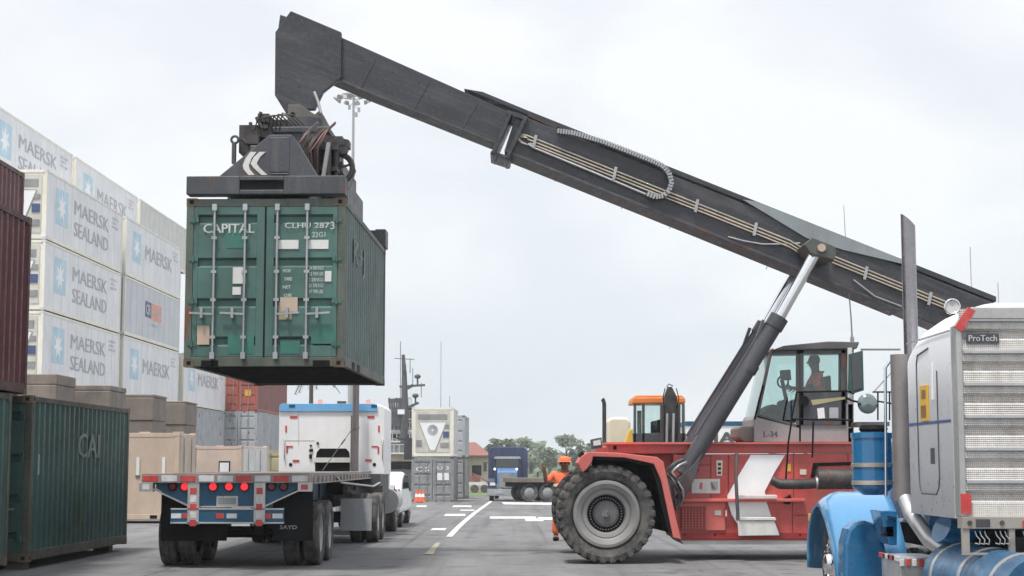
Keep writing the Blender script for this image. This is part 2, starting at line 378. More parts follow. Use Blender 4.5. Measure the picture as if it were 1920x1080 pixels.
def diamond_mat():
    m = paint('diamond_plate', (.66, .64, .615), .5, .12, var=.1, dirt=.55, dcol=(.32, .27, .22), streak=1)
    nt = m.node_tree; N = nt.nodes; L = nt.links; b = N['Principled BSDF']
    tc = N.new('ShaderNodeTexCoord'); sep = N.new('ShaderNodeSeparateXYZ'); L.new(tc.outputs['Object'], sep.inputs[0])
    def ma(op, a, c=None):
        x = N.new('ShaderNodeMath'); x.operation = op
        for i, q in ((0, a), (1, c)):
            if q is None: continue
            if isinstance(q, (int, float)): x.inputs[i].default_value = q
            else: L.new(q, x.inputs[i])
        return x.outputs[0]
    K = 2*pi/.034
    u = ma('MULTIPLY', ma('ADD', sep.outputs[0], sep.outputs[2]), K); v = ma('MULTIPLY', ma('SUBTRACT', sep.outputs[0], sep.outputs[2]), K)
    h = ma('MULTIPLY', ma('SINE', u), ma('SINE', v)); hp = ma('GREATER_THAN', h, .35)
    bp = N.new('ShaderNodeBump'); bp.inputs['Strength'].default_value = .8; bp.inputs['Distance'].default_value = .004
    L.new(h, bp.inputs['Height']); L.new(bp.outputs[0], b.inputs['Normal'])
    src = b.inputs['Base Color'].links[0].from_socket; mx = N.new('ShaderNodeMixRGB'); mx.blend_type = 'MULTIPLY'
    sc = ma('MULTIPLY', hp, .55); L.new(sc, mx.inputs[0]); L.new(src, mx.inputs[1]); mx.inputs[2].default_value = (.45, .43, .42, 1)
    L.new(mx.outputs[0], b.inputs['Base Color']); return m
M['diamond'] = diamond_mat()
def perf_mat():
    m = paint('perforated_guard', (.26, .24, .235), .45, .5, var=.1, dirt=.5, dcol=(.2, .15, .13))
    return m
M['perf'] = perf_mat()

# ------------------------------------------------------------------ setting
def asphalt():
    m = bpy.data.materials.new('asphalt'); m.use_nodes = True; nt = m.node_tree; N = nt.nodes; L = nt.links; b = N['Principled BSDF']
    b.inputs['Roughness'].default_value = .88
    tc = N.new('ShaderNodeTexCoord')
    def nz(sc, det, st=(1, 1, 1)):
        mp = N.new('ShaderNodeMapping'); mp.inputs['Scale'].default_value = st
        n = N.new('ShaderNodeTexNoise'); n.inputs['Scale'].default_value = sc; n.inputs['Detail'].default_value = det
        L.new(tc.outputs['Object'], mp.inputs[0]); L.new(mp.outputs[0], n.inputs[0]); return n.outputs[0]
    def mr(s, a, c, lo, hi):
        r = N.new('ShaderNodeMapRange'); L.new(s, r.inputs[0])
        for i, q in enumerate((a, c, lo, hi)): r.inputs[i+1].default_value = q
        return r.outputs[0]
    def mul(a, c):
        x = N.new('ShaderNodeMath'); x.operation = 'MULTIPLY'; L.new(a, x.inputs[0]); L.new(c, x.inputs[1]); return x.outputs[0]
    f = mul(mul(mr(nz(.18, 6, (1, .35, 1)), .3, .7, .78, 1.18), mr(nz(38, 4), .3, .7, .68, 1.32)), mr(nz(.9, 7, (1.6, .10, 1)), .35, .62, .86, 1.08))
    f = mul(f, mr(nz(1.4, 5), .57, .66, 1.0, .60)); f = mul(f, mr(nz(.45, 5, (1.3, .5, 1)), .58, .63, 1.0, .84))
    vo = N.new('ShaderNodeTexVoronoi'); vo.feature = 'DISTANCE_TO_EDGE'; vo.inputs['Scale'].default_value = .22
    wv = N.new('ShaderNodeMixRGB'); wv.inputs[0].default_value = .12; w1 = N.new('ShaderNodeTexNoise'); w1.inputs['Scale'].default_value = 1.2; w1.inputs['Detail'].default_value = 5
    L.new(tc.outputs['Object'], w1.inputs[0]); L.new(tc.outputs['Object'], wv.inputs[1]); L.new(w1.outputs['Color'], wv.inputs[2]); L.new(wv.outputs[0], vo.inputs['Vector'])
    f = mul(f, mr(vo.outputs['Distance'], .0015, .006, .62, 1.0))
    f = mul(f, mr(nz(1.0, 4, (3.2, .035, 1)), .56, .68, 1.0, .70))
    cb = N.new('ShaderNodeMixRGB'); cb.blend_type = 'MULTIPLY'; cb.inputs[0].default_value = 1; cb.inputs[1].default_value = (.158, .158, .162, 1)
    L.new(f, cb.inputs[2]); L.new(cb.outputs[0], b.inputs['Base Color'])
    bp = N.new('ShaderNodeBump'); bp.inputs['Strength'].default_value = .5; bp.inputs['Distance'].default_value = .01
    L.new(nz(70, 4), bp.inputs['Height']); L.new(bp.outputs[0], b.inputs['Normal'])
    return m
M['asphalt'] = asphalt()
mb = MB(); xs = [-900, -200, -60, 0, 60, 200, 900]
ys = [y for y, _ in GY]
for x in xs:
    for y in ys: mb.v.append(Vector((x, y, gz(y))))
for i in range(len(xs)-1):
    for j in range(len(ys)-1):
        a = i*len(ys)+j; mb.f.append([a, a+len(ys), a+len(ys)+1, a+1]); mb.m.append(0); mb.sm.append(False)
struct(mb.build('ground', M['asphalt']))
def strip(name, quads, mat, lift=.004):
    """painted sheet following the ground; quads given as photo pixels on the ground"""
    mb = MB()
    for q in quads:
        P = [gp(*p) for p in q]; P0, P1, P2, P3 = P; n = 14     # P0-P1 near edge, P3-P2 far edge
        rows = []
        for i in range(n+1):
            t = i/n; a = P0.lerp(P3, t); b = P1.lerp(P2, t)
            a.z = gz(a.y) + lift + .006; b.z = gz(b.y) + lift + .006; rows += [a, b]
        mb._add(rows, [(2*i, 2*i+1, 2*i+3, 2*i+2) for i in range(n)])
    return struct(mb.build(name, mat))
strip('road_markings', [
    [(836, 1007), (848, 1007), (924, 940), (918, 940)],
    [(918, 973), (1006, 973), (1004, 969), (919, 969)],
    [(986, 978), (1020, 978), (1016, 973), (984, 973)],
    [(1010, 975), (1075, 976), (1075, 971), (1008, 970)],
    [(945, 946), (1045, 947), (1045, 943), (940, 942)],
    [(848, 951), (884, 951), (884, 948), (850, 948)],
    [(832, 968), (872, 968), (873, 964), (836, 964)],
    [(806, 995), (834, 995), (838, 991), (812, 991)],
    [(862, 958), (890, 958), (890, 956), (864, 956)],
    [(780, 951), (800, 951), (800, 948), (782, 948)],
    [(660, 1003), (700, 1003), (706, 999), (668, 999)]], M['roadwhite'])
strip('faded_markings', [[(796, 1040), (812, 1040), (826, 1018), (818, 1018)], [(742, 1002), (776, 1002), (778, 999), (746, 999)]], M['roadyel'])
# grass verge and water at the far end of the yard
mb = MB(); mb._add([(-8, 128, gz(128)+.02), (120, 128, gz(128)+.02), (120, 168, gz(168)+.03), (-8, 168, gz(168)+.03)], [(0, 1, 2, 3)])
mb._add([(-40, 168, gz(168)+.03), (160, 168, gz(168)+.03), (300, 420, -.96), (-60, 420, -.96)], [(0, 1, 2, 3)])
struct(mb.build('grass_ground', M['grass']))

# ------------------------------------------------------------------ containers
W2 = 1.219
def lock_rods(par, H, xs, lod, mat):
    for x in xs:
        b = MB(); b.cyl((x, -.045, .12), (x, -.045, H-.10), .019, n=8)
        for z in (.17, H-.15): b.box(x-.035, x+.035, -.075, -.015, z-.05, z+.05)
        for z in (.45, 1.02, 1.45, H-.62): b.box(x-.04, x+.04, -.06, -.01, z-.022, z+.022)
        b.build('lock_rod', mat, par)
def shell(t, L, H, side, frame, roofm, near='door', far='corr', smooth=False, lod=1, door=None, sidem=None):
    """posts, rails, sides, roof, floor of a box container in its own axes: x across, y along, z up"""
    f = MB(); p = .11
    for x in (-W2, W2-p):
        for y in (0, L-p): f.box(x, x+p, y, y+p, .118, H-.118)
    for x in (-W2, W2-.075):
        f.box(x+.003, x+.072, p, L-p, H-.10, H-.012); f.box(x+.003, x+.072, p, L-p, .02, .17)
    for y in (.004, L-.094):
        f.box(-W2+p, W2-p, y, y+.09, H-.13, H-.01); f.box(-W2+p, W2-p, y, y+.09, .01, .15)
    if not smooth and L < 7:
        for y in (L/2-1.05, L/2+.69):          # forklift pockets through the bottom rails
            pass
    if lod > 1: f.build('frame', frame, t, bev=.006)
    c = MB()
    def cast(x, y, z):
        c.box(x, x+.162, y, y+.178, z, z+.118)
    for x in (-W2-.003, W2-.159):
        for y in (-.004, L-.174):
            for z in (0, H-.118): cast(x, y, z)
    if lod > 1:
        for x in (-W2-.003, W2-.159):
            for z in (0, H-.118):
                k = MB(); k.box(x, x+.162, -.004, .174, z, z+.118); k.box(x+.050, x+.112, -.0065, -.003, z+.03, z+.09, 1)
                k.box(x+.163 if x > 0 else x-.0015, x+.1645 if x > 0 else x, .055, .13, z+.035, z+.085, 1)
                k.build('corner_casting', [M['casting'], M['black']], t)
                k = MB(); k.box(x, x+.162, L-.174, L+.004, z, z+.118); k.build('corner_casting', M['casting'], t)
    else:
        c.m = [1]*len(c.m); b0 = len(f.v); f.v += c.v; f.f += [[i+b0 for i in q] for q in c.f]; f.m += c.m; f.sm += c.sm; f.build('frame', [frame, M['casting'] if not smooth else M['whited']], t)
    for sx in (-1, 1):
        s = MB()
        if smooth:
            s.box(min(sx*(W2-.06), sx*(W2-.022)), max(sx*(W2-.06), sx*(W2-.022)), p, L-p, .17, H-.10)
            n = int(L/1.2)
            for i in range(1, n): s.box(min(sx*(W2-.022), sx*(W2-.012)), max(sx*(W2-.022), sx*(W2-.012)), p+(L-2*p)*i/n-.02, p+(L-2*p)*i/n+.02, .17, H-.10)
        else: s.corr((sx*(W2-.012), p, .168), (0, 1, 0), (sx, 0, 0), L-2*p, H-.27)
        s.build('side_panel', sidem or side, t)
    r = MB(); r.box(-W2+.07, W2-.07, p, L-p, H-.045, H-.02); r.build('roof', roofm, t)
    u = MB(); u.box(-W2+.074, W2-.074, p, L-p, .13, .165)
    for i in range(int(L/.32)): y = .2 + i*.32; u.box(-W2+.074, W2-.074, y, y+.045, .03, .13)
    u.build('floor', M['black'], t)
    if far == 'corr':
        e = MB(); e.corr((-W2+p, L-.02, .15), (1, 0, 0), (0, 1, 0), 2*W2-2*p, H-.28); e.build('end_panel', side, t)
def dry_doors(t, H, mat, lod=1, rodm=None, bands=3, patch=None):
    out = []
    for sx in (-1, 1):
        x0, x1 = (-W2+.115, -.012) if sx < 0 else (.012, W2-.115); z0, z1 = .155, H-.135
        d = MB(); m = .07
        ml, mr_ = (m, .12) if sx < 0 else (.12, m)
        d.box(x0, x0+ml, .004, .05, z0, z1); d.box(x1-mr_, x1, .004, .05, z0, z1)
        front = []
        for zc in [z0 + (z1-z0)*k for k in ([.105, .36, .63, .92] if bands == 4 else [(i+.6)/bands for i in range(bands)])]:
            front += [(.006, zc-.080), (.062, zc-.045), (.062, zc+.035), (.006, zc+.065)]
        d.prism([(.075, z1), (.075, z0), (.006, z0)] + front + [(.006, z1)], 'x', x0+ml, x1-mr_)
        o = d.build('door', mat, t, bev=.004 if lod > 1 else 0); out.append(o)
        w = x1-x0
        if lod > 0: lock_rods(o, H, (x0+w*.30, x0+w*.73) if sx < 0 else (x0+w*.16, x0+w*.58), lod, rodm or M['steel'])
        if lod > 1:
            for z in (.35, 1.0, 1.65, 2.25):
                h = MB(); xx = -W2+.12 if sx < 0 else W2-.12
                h.box(xx-.07, xx+.07, -.012, .003, z-.03, z+.03); h.cyl((xx, -.02, z-.05), (xx, -.02, z+.05), .018, n=8); h.build('hinge', mat, o)
            h = MB()
            for x in ((x0+w*.30, x0+w*.73) if sx < 0 else (x0+w*.16, x0+w*.58)):
                s = -1 if sx < 0 else 1
                h.bar((x, -.06, .80), (x+s*.36, -.07, .82), .025, .03); h.box(x+s*.17-.02, x+s*.17+.02, -.09, -.005, .74, .90)
            h.build('door_handle', rodm or M['steel'], o, each=True)
    g = MB(); g.box(-.012, .012, -.002, .03, .155, H-.135); g.build('door_gasket', M['black'], t)
    return out
def dry(label, L, H, loc, rz, side, frame, group=None, lod=1, door=None, bands=4, roofm=None, near='door', name='shipping_container', sidem=None):
    t = thing(name, label, 'container', loc, rz, group, local=True)
    shell(t, L, H, side, frame, roofm or side, lod=lod, sidem=sidem)
    if near == 'door': dry_doors(t, H, door or side, lod, bands=bands)
    else:
        e = MB(); e.corr((-W2+.11, .02, .15), (1, 0, 0), (0, -1, 0), 2*W2-.22, H-.28); e.build('end_panel', side, t)
    return t
def reefer(label, H, loc, rz, words=('MAERSK', 'SEALAND'), side='reefer', group='white refrigerated containers in the tall stack', L=12.19, unit=True, grime=False):
    t = thing('refrigerated_container', label, 'container', loc, rz, group, local=True)
    shell(t, L, H, M[side], M['reefer_end'], M['whited'], smooth=True)
    # machinery end facing the yard gate
    e = MB(); e.box(-W2+.11, W2-.11, .03, .06, .15, H-.13); e.build('end_panel', M['reefer_end'] if not grime else M['lgrey'], t)
    if unit:
        u = MB(); u.box(-1.0, 1.0, .0, .028, .25, H-.22, 4)
        u.box(-.86, .86, -.012, .0, H-.72, H-.40, 1)                 # intake grille
        u.prism([(-.80, H-.85), (.80, H-.85), (.15, .35), (-.15, .35)], 'y', -.022, -.001, 0)
        u.lathe([(.06, -.03), (.12, -.045), (.12, -.03), (.20, -.045), (.20, -.03), (.30, -.04), (.30, -.022)], (0, 0, H-1.30), 'y', 20, 2)
        u.box(.45, .95, -.03, 0, .55, .80, 1); u.box(.62, .95, -.03, 0, 1.1, 1.45, 3); u.box(-.95, -.62, -.03, 0, .6, .95, 1); u.box(.7, .95, -.03, 0, 1.65, 1.85, 1)
        for q_ in ((-.80, H-.85, .80, H-.85), (.80, H-.85, .15, .35), (-.80, H-.85, -.15, .35)): u.bar((q_[0], -.024, q_[1]), (q_[2], -.024, q_[3]), .025, .01, 1, up=(0, 1, 0))
        u.build('cooling_unit', [M['white'], M['mgrey'], M['lgrey'], M['navy'], M['unitbase']], t)
    # panels of lettering on the right side
    g = MB(); X = W2-.016; yd = (0, 0, 1); xd = (0, 1, 0)
    if words and words[0] == 'CAI':
        g.prism([(4.2, 1.25), (5.5, 1.25), (5.5, 2.05), (4.2, 2.05)], 'x', X-.004, X+.003, 0); g.prism([(5.6, 1.2), (7.8, 1.2), (7.8, 2.05), (5.6, 2.05)], 'x', X-.004, X+.002, 2)
        g.text('CR', (X+.004, 4.35, 1.4), xd, yd, 1.0, .5, 3); g.text('HAMBURG', (X+.004, 5.75, 1.4), xd, yd, 1.9, .45, 3); g.text('SUD', (X+.004, 5.6, .85), xd, yd, 1.2, .16, 1)
        g.build('side_emblem', [M['navy'], M['logo_grey'], M['orange_logo'], M['whited']], t)
    elif words:
        y0 = 1.35; g.prism([(y0, .85), (y0+1.75, .85), (y0+1.75, 2.35), (y0, 2.35)], 'x', X-.004, X+.002, 0)
        st = []
        for i in range(14):
            a = pi/2 + pi*i/7; r = .62 if i % 2 == 0 else .27; st.append((y0+.875+r*cos(a)*1.05, 1.6+r*sin(a)))
        g.prism(st, 'x', X, X+.005, 1); o1 = g.build('star_emblem', [M['logo_blue'], M['white']], t)
        g = MB()
        if len(words) == 2:
            g.text(words[0], (X, 4.1, 1.62), xd, yd, 5.6, .62, 0, bold=.05); g.text(words[1], (X, 4.1, .70), xd, yd, 5.6, .62, 0, bold=.05)
        else: g.text(words[0], (X, 4.0, 1.25), xd, yd, 6.0, .72, 0, bold=.05)
        for i in range(3): g.text(('MWCU 673 201', '45R1', 'HIGH CUBE')[i], (X, 10.3, 2.35-.2*i), xd, yd, 1.1-.3*(i % 2), .1, 0)
        g.build('lettering', M['logo_grey'], t)
    return t

# --- the tall stack of white refrigerated boxes on the left
XR = -18.95 - W2; YAW = -.018
def slotp(col, Y): return (XR + (Y-66.6)*.022, Y)
tiers = [4.97, 7.87, 10.76]
Ys = [66.6, 79.35, 92.1]
lab1 = ['white refrigerated container with two-line lettering directly above the widest brown concrete block',
        'white refrigerated container with two-line lettering, middle of the three below the skyline ones',
        'white refrigerated container with two-line lettering, highest in the nearest column beside the maroon boxes']
lab2 = ['white refrigerated container with one-line lettering directly below the one with orange emblem',
        'pale grey refrigerated container with small orange and navy emblem, between two white ones',
        'white refrigerated container with one-line lettering directly above the one with orange emblem']
for i, z in enumerate(tiers):
    x, y = slotp(0, Ys[0]); reefer(lab1[i], 2.87, (x, y, z), YAW)
for i, z in enumerate(tiers):
    x, y = slotp(0, Ys[1])
    if i == 1: reefer(lab2[i], 2.87, (x, y, z), YAW, words=('CAI',), side='gbox', unit=False, grime=True)
    else: reefer(lab2[i], 2.87, (x, y, z), YAW, words=('MAERSK',))
x, y = slotp(0, Ys[2])
r3 = reefer('white refrigerated container low behind the hanging green one, left of the red doors', 2.87, (x+.1, y, 4.97), YAW, words=('MAERSK',))
for i, (Y, lb, w) in enumerate(((66.6, 'topmost white refrigerated container cut by the left edge of the picture', ('MAERSK', 'SEALAND')),
                          (79.35, 'topmost white refrigerated container with blue star, second along the skyline', ('MAERSK',)),
                          (92.1, 'plain unlettered grey-white refrigerated container, last along the skyline', None))):
    reefer(lb, 2.87, (XR - 2.5 + (Y-66.6)*.02, Y, 13.68), YAW, words=w, side='reefer' if i < 2 else 'whited')
# lower tiers under them: light grey row
for i, Y in enumerate((66.6, 79.35, 92.1)):
    x, y = slotp(0, Y)
    dry(('light grey container under the white stack, behind the brown blocks', 'light grey container behind the tallest brown blocks, second along the row',
         'light grey weathered container directly beneath the low white one, above the pink-beige box')[i], 12.19, 2.87, (x+(.1 if i == 2 else 0), y, 2.08), YAW, M['lgrey'], M['lgrey'], 'light grey containers in the lower row', lod=0)
    dry(('grey container at ground level under the nearest white stack', 'grey container at ground level, second of the row', 'grey container at ground level behind the beige boxes')[i],
        12.19, 2.59, (x, y, gz(Y+6)-.02), YAW, M['mgrey'], M['mgrey'], 'grey containers at ground level', lod=0)
rc = dry('red container with rust-red doors standing on grey ones, behind the hanging green container', 12.19, 2.59, (-17.35, 104.9, 5.02), YAW, M['redbox'], M['redbox'], lod=1, sidem=M['redside'])
g = MB(); g.prism([(.42, .95), (.80, .95), (.80, 1.35), (.42, 1.35)], 'y', -.012, -.006, 0); g.prism([(-.35, 2.1), (-.2, 2.1), (-.2, 2.3), (-.35, 2.3)], 'y', -.012, -.006, 1)
g.build('placard', [M['amber'], M['whited']], rc, each=True)
dry('light grey container carrying the red one, above the khaki box', 12.19, 2.94, (-17.35, 104.9, 2.08), YAW, M['lgrey'], M['lgrey'], 'light grey containers in the lower row', lod=1)
dry('grey container at ground level under the red one', 12.19, 2.59, (-17.35, 104.9, gz(108)-.02), YAW, M['mgrey'], M['mgrey'], 'grey containers at ground level', lod=0)

# --- maroon containers at the left edge, dark green ones under them
GA = dry('dark green container on the ground with algae-streaked side, in front of the beige boxes', 6.06, 2.59, (-7.52-W2, 26.0, .12), -.022, M['dgreen'], M['dgframe'], 'dark green containers at the left', lod=2, bands=4)
b = MB(); X = W2-.008
b.text('CAI', (X, 2.62, 1.63), (0, 1, 0), (0, 0, 1), 1.35, .42, 0, bold=.04); b.build('lettering', M['faint'], GA)
b = MB()
for y, z, w, h in ((.42, 1.35, .05, .32),): b.prism([(y, z), (y+w, z), (y+w, z+h), (y, z+h)], 'x', X-.004, X+.003, 0)
b.text('3  0', (.25, -.012, 2.1), (1, 0, 0), (0, 0, 1), .62, .13, 0); b.text('J', (.35, -.012, 1.7), (1, 0, 0), (0, 0, 1), .1, .2, 0)
b.prism([(.32, 1.2), (.52, 1.14), (.6, 1.36), (.40, 1.42)], 'y', -.012, -.006, 0); b.prism([(.35, .12), (.48, .12), (.48, .5), (.35, .5)], 'y', -.012, -.006, 1)
b.build('data_marks', [M['lgrey'], M['orange_logo']], GA)
def stain(par, spots, mat, Xs):
    s = MB(); random.seed(3)
    for y, z0, z1, w in spots:
        for k in range(7):
            yy = y + random.uniform(-w, w)*.6; a = random.uniform(z0, z0+.25); c = z1 - random.random()*(z1-z0)*.6; ww = random.uniform(.02, .055)
            s._add([(Xs, yy, a), (Xs, yy+ww, a), (Xs, yy+ww*.6, c), (Xs, yy+ww*.3, c)], [(0, 1, 2, 3)])
    return s.build('algae_streaks', mat, par)
stain(GA, [(2.75, .35, 1.35, .28), (2.9, .30, 1.1, .35)], M['algae'], W2-.0105)
for x, y, lbt in ((-W2+.1, .1, 'far left timber block under the front of the algae-streaked green container'), (-W2+.1, 5.6, 'hidden timber block under the back left corner of the algae-streaked green container'), (W2-.4, .1, 'timber block under the near right corner of the algae-streaked green container'), (W2-.4, 5.6, 'timber block under the far right corner of the algae-streaked green container')):
    if 1:
        t = MB(); t.box(GA.location.x+x, GA.location.x+x+.3, 26+y, 26.3+y, 0, .118); tag(t.build('timber_block', M['bark']), lbt, 'block', 'timber blocks under the green container')
GB = dry('dark green container cut by the left edge of the picture, under a maroon one', 12.19, 2.59, (-7.62-W2, 13.05, .12), 0, M['dgreen'], M['dgframe'], 'dark green containers at the left', lod=1, near='wall')
RA = dry('maroon container resting on the dark green one at the left edge', 12.19, 2.78, (-7.58-W2, 13.65, 2.715), 0, M['maroon'], M['maroonf'], 'maroon containers at the left edge', lod=1, near='wall')
RB = dry('maroon container behind, only its top corner showing above the nearer maroon one', 12.19, 2.59, (-10.33-W2, 22.4, 5.18), 0, M['maroon'], M['maroonf'], 'maroon containers at the left edge', lod=1, near='wall')
for k in (0, 1): dry(('maroon container at ground level hidden behind the left edge boxes', 'maroon container, middle one of the stack behind the left edge boxes')[k], 12.19, 2.59, (-10.33-W2, 22.4, 2.59*k), 0, M['maroon'], M['maroonf'], 'maroon containers at the left edge', lod=0, near='wall')

# --- brown concrete blocks in a stepped row
for i, (xa, xb, yt, Y, lb) in enumerate(((48, 107, 701, 50.5, 'first and nearest brown concrete block of the stepped row, cut by the maroon box'),
        (107, 208, 722, 54, 'widest brown concrete block, second of the stepped row, above the dark green container'),
        (209, 289, 739, 58.5, 'third brown concrete block of the stepped row'),
        (290, 350, 752, 63, 'smallest brown concrete block, last of the stepped row above the beige box'))):
    A = at(xa, yt, Y); B = at(xb, yt, Y); b = MB()
    if i == 0: A.x -= 1.2
    z_ = gz(Y); kk = 0
    while z_ < A.z - .01:
        z2 = min(z_ + .82, A.z); e_ = .03*((kk*7+i*3) % 3 - 1); b.box(A.x+e_, B.x-.012+e_*.5, Y+abs(e_), Y+2.2, z_+.004, z2-.004); z_ = z2; kk += 1
    o = b.build('concrete_block', M['concrete'], bev=.03); tag(o, lb, 'block', 'brown concrete blocks behind the beige container')

# --- beige equipment boxes
def beige(label, loc, rz, L, mat, doorm, sign=False, H=2.56, fw=2.44):
    """box container seen from its long side (facing -y), door end at +x"""
    t = thing('storage_container', label, 'container', loc, rz, 'sand coloured boxes behind the flatbed', local=True)
    b = MB(); b.box(-L, 0, 0, fw, .10, H-.03); b.build('body', mat, t, bev=.02)
    f = MB()
    for x in (-L, -.12): f.box(x-.004, x+.124, -.012, .11, .12, H-.10)
    f.box(-L+.12, -.12, -.010, .1, H-.14, H-.02); f.box(-L+.12, -.12, -.010, .1, .11, .25)
    f.box(-.11, .012, .1, .2, .12, H-.1); f.box(-.11, .012, fw-.1, fw, .12, H-.1); f.build('frame', mat, t, bev=.006)
    c = MB()
    for x in (-L-.01, -.16):
        for z in (.0, H-.10):
            for y in (-.02, fw-.15): c.box(x, x+.175, y, y+.17, z, z+.115); 
    for x in (-.78, -1.95, -2.4): c.box(x, x+.20, -.0125, -.009, .13, .23, 1)
    for x in (-2.1, -1.0, -.05): c.box(x-.14, x+.14, .02, .2, H-.025, H+.015, 0)
    c.build('fitting', [mat, M['black']], t, each=True)
    for k in (0, 1):
        y0 = .13 + k*(fw-.26)/2; d = MB(); d.box(.0, .018, y0+.01, y0+(fw-.26)/2-.01, .2, H-.12); o = d.build('door', doorm, t)
        r = MB(); r.cyl((.045, y0+.45, .18), (.045, y0+.45, H-.15), .018, n=8); r.box(.02, .07, y0+.3, y0+.6, 1.0, 1.05); r.build('lock_rod', M['steel'], o)
    if sign:
        s = MB(); s.box(-.98, -.48, -.02, -.001, 1.30, 1.95, 1); s.box(-.93, -.53, -.024, -.018, 1.36, 1.89, 0)
        s.build('document_frame', [M['white'], M['black']], t)
    else:
        s = MB()
        for x in (-1.15, -.42): s.box(x-.045, x+.045, -.03, -.001, 1.35, 1.85, 0); s.box(x-.06, x+.06, -.022, -.001, 1.28, 1.36, 1)
        for z in (.5, 1.2, 1.9): s.box(-1.95, -1.88, -.02, 0, z, z+.07, 1)
        s.build('latch', [M['whited'], M['casting']], t, each=True)
    return t
beige('large sand-beige box container beside the dark green one', (-9.42, 47, gz(47)), 0, 6.06, M['beige'], M['beige'])
beige('pink-beige box container with a framed white notice on its side', (-10.75, 66, gz(66)), -.30, 4.2, M['pinkbeige'], M['whited'], sign=True)
t = dry('khaki container with its door end showing, between the pink-beige box and the white truck', 6.06, 2.59, (-10.95, 74, gz(76)-.02), -.05, M['olive'], M['olive'], lod=1)

# --- stack of two by the road with boxes behind it
YC = 96.6
sg = dry('grey container with paired doors at ground level, under the white cooling box by the road', 6.06, 2.59, (-4.62, YC, gz(100)+.02), -.01, M['mgrey'], M['mgrey'], lod=1, bands=4)
g = MB()
for x, z, w, h in ((.28, 1.25, .30, .42), (.66, 1.25, .30, .42)): g.prism([(x, z), (x+w, z), (x+w, z+h), (x, z+h)], 'y', -.014, -.008, 0)
g.text('C S', (-.95, -.012, 1.75), (1, 0, 0), (0, 0, 1), .75, .28, 0, bold=.03); g.text('U 3', (.3, -.012, 1.85), (1, 0, 0), (0, 0, 1), .65, .2, 0); g.build('door_marks', M['white'], sg)
reefer('cream-white refrigerated box with triangular fan panel, on top of the grey container by the road', 2.85, (-4.62, YC-.02, gz(100)+2.64), -.01, words=None, side='whited', group=None, L=6.06)
dry('grey weathered container, lower of the pair standing behind the cooling box', 6.06, 2.75, (-4.35, 110, gz(113)), -.02, M['mgrey'], M['gframe'], lod=0, near='door')
dry('light grey container, upper of the pair standing behind the cooling box', 6.06, 2.75, (-4.35, 110, gz(113)+2.78), -.02, M['lgrey'], M['lgrey'], lod=0, near='door')

# --- the hanging container
HC_Y = 25.05; HC_X = -3.77; HC_Z = 3.10; HYAW = -.026
HC = dry('worn green container with galvanised lock rods hanging from the crane spreader', 6.06, 2.59, (HC_X, HC_Y, HC_Z), HYAW, M['green'], M['gframe'], lod=2, bands=4, sidem=M['greenside'])
g = MB(); yy = -.012
PM = [M['whited'], M['beige'], M['olive'], M['beige']]
def plate(x, z, w, h, m, y=-.0035, d=.004): q = MB(); q.prism([(x, z), (x+w, z), (x+w, z+h), (x, z+h)], 'y', y-d, y, 0); q.build('label_plate', PM[m], HC)
plate(.20, 1.80, .31, .14, 0); plate(.66, 1.80, .31, .14, 0)               # pale labels
plate(-.49, 1.27, .20, .25, 0); plate(-.49, 1.10, .13, .12, 0); plate(-1.02, .34, .19, .29, 1); plate(.92, 1.30, .10, .16, 0)
g.text('CAPITAL', (-.95, yy, 2.05), (1, 0, 0), (0, 0, 1), .78, .14, 0, bold=.03)
g.text('CLHU 287', (.30, yy, 2.12), (1, 0, 0), (0, 0, 1), .68, .085, 0, bold=.02); g.text('3', (1.0, yy, 2.10), (1, 0, 0), (0, 0, 1), .06, .12, 0); g.text('22G1', (.72, yy, 1.98), (1, 0, 0), (0, 0, 1), .2, .08, 0)
for i, w in enumerate(('24 000 KGS', '52 910 LBS', '2 230 KGS', '21 770 KGS', '47 990 LBS')): g.text(w, (.68, yy, 1.48-.09*i), (1, 0, 0), (0, 0, 1), .22, .055, 0, bold=.02)
for i, w in enumerate(('MGW', 'TARE', 'NET', 'CUBE')): g.text(w, (.28+.02*(i % 2), yy, 1.44-.125*i), (1, 0, 0), (0, 0, 1), .12, .05, 0, bold=.02)
plate(.22, .72, .20, .26, 2); plate(.24, .84, .27, .22, 3, y=-.0085)
g.text('www.capital-lease.com', (-.97, .036, 1.655), (1, 0, 0), (0, 0, 1), .80, .05, 0, bold=.02)
g.build('lettering', M['faint2'], HC)
for x, z, w, h in ((-.60, 1.82, .36, .28), (-.55, .20, .40, .30), (.72, .35, .36, .30), (.25, .20, .30, .2)): g = MB(); g.prism([(x, z), (x+w, z), (x+w, z+h), (x, z+h)], 'y', -.001, .003, 0); g.build('repaint_patch', M['teal'], HC)
g = MB(); X = W2-.008; g.text('K+J', (X, 1.2, 1.62), (0, 1, 0), (0, 0, 1), 1.5, .5, 0, bold=.03); g.build('side_lettering', M['faint'], HC)
g = MB()
for y in (1.05, 1.75): g.box(-W2-.001, -W2+.08, y, y+.35, .028, .145); g.box(W2-.08, W2+.001, y, y+.36, .028, .145)
for x in (-.95, .75): g.box(x, x+.26, 0, .08, .008, .10)
g.build('forklift_pocket', M['black'], HC, each=True)

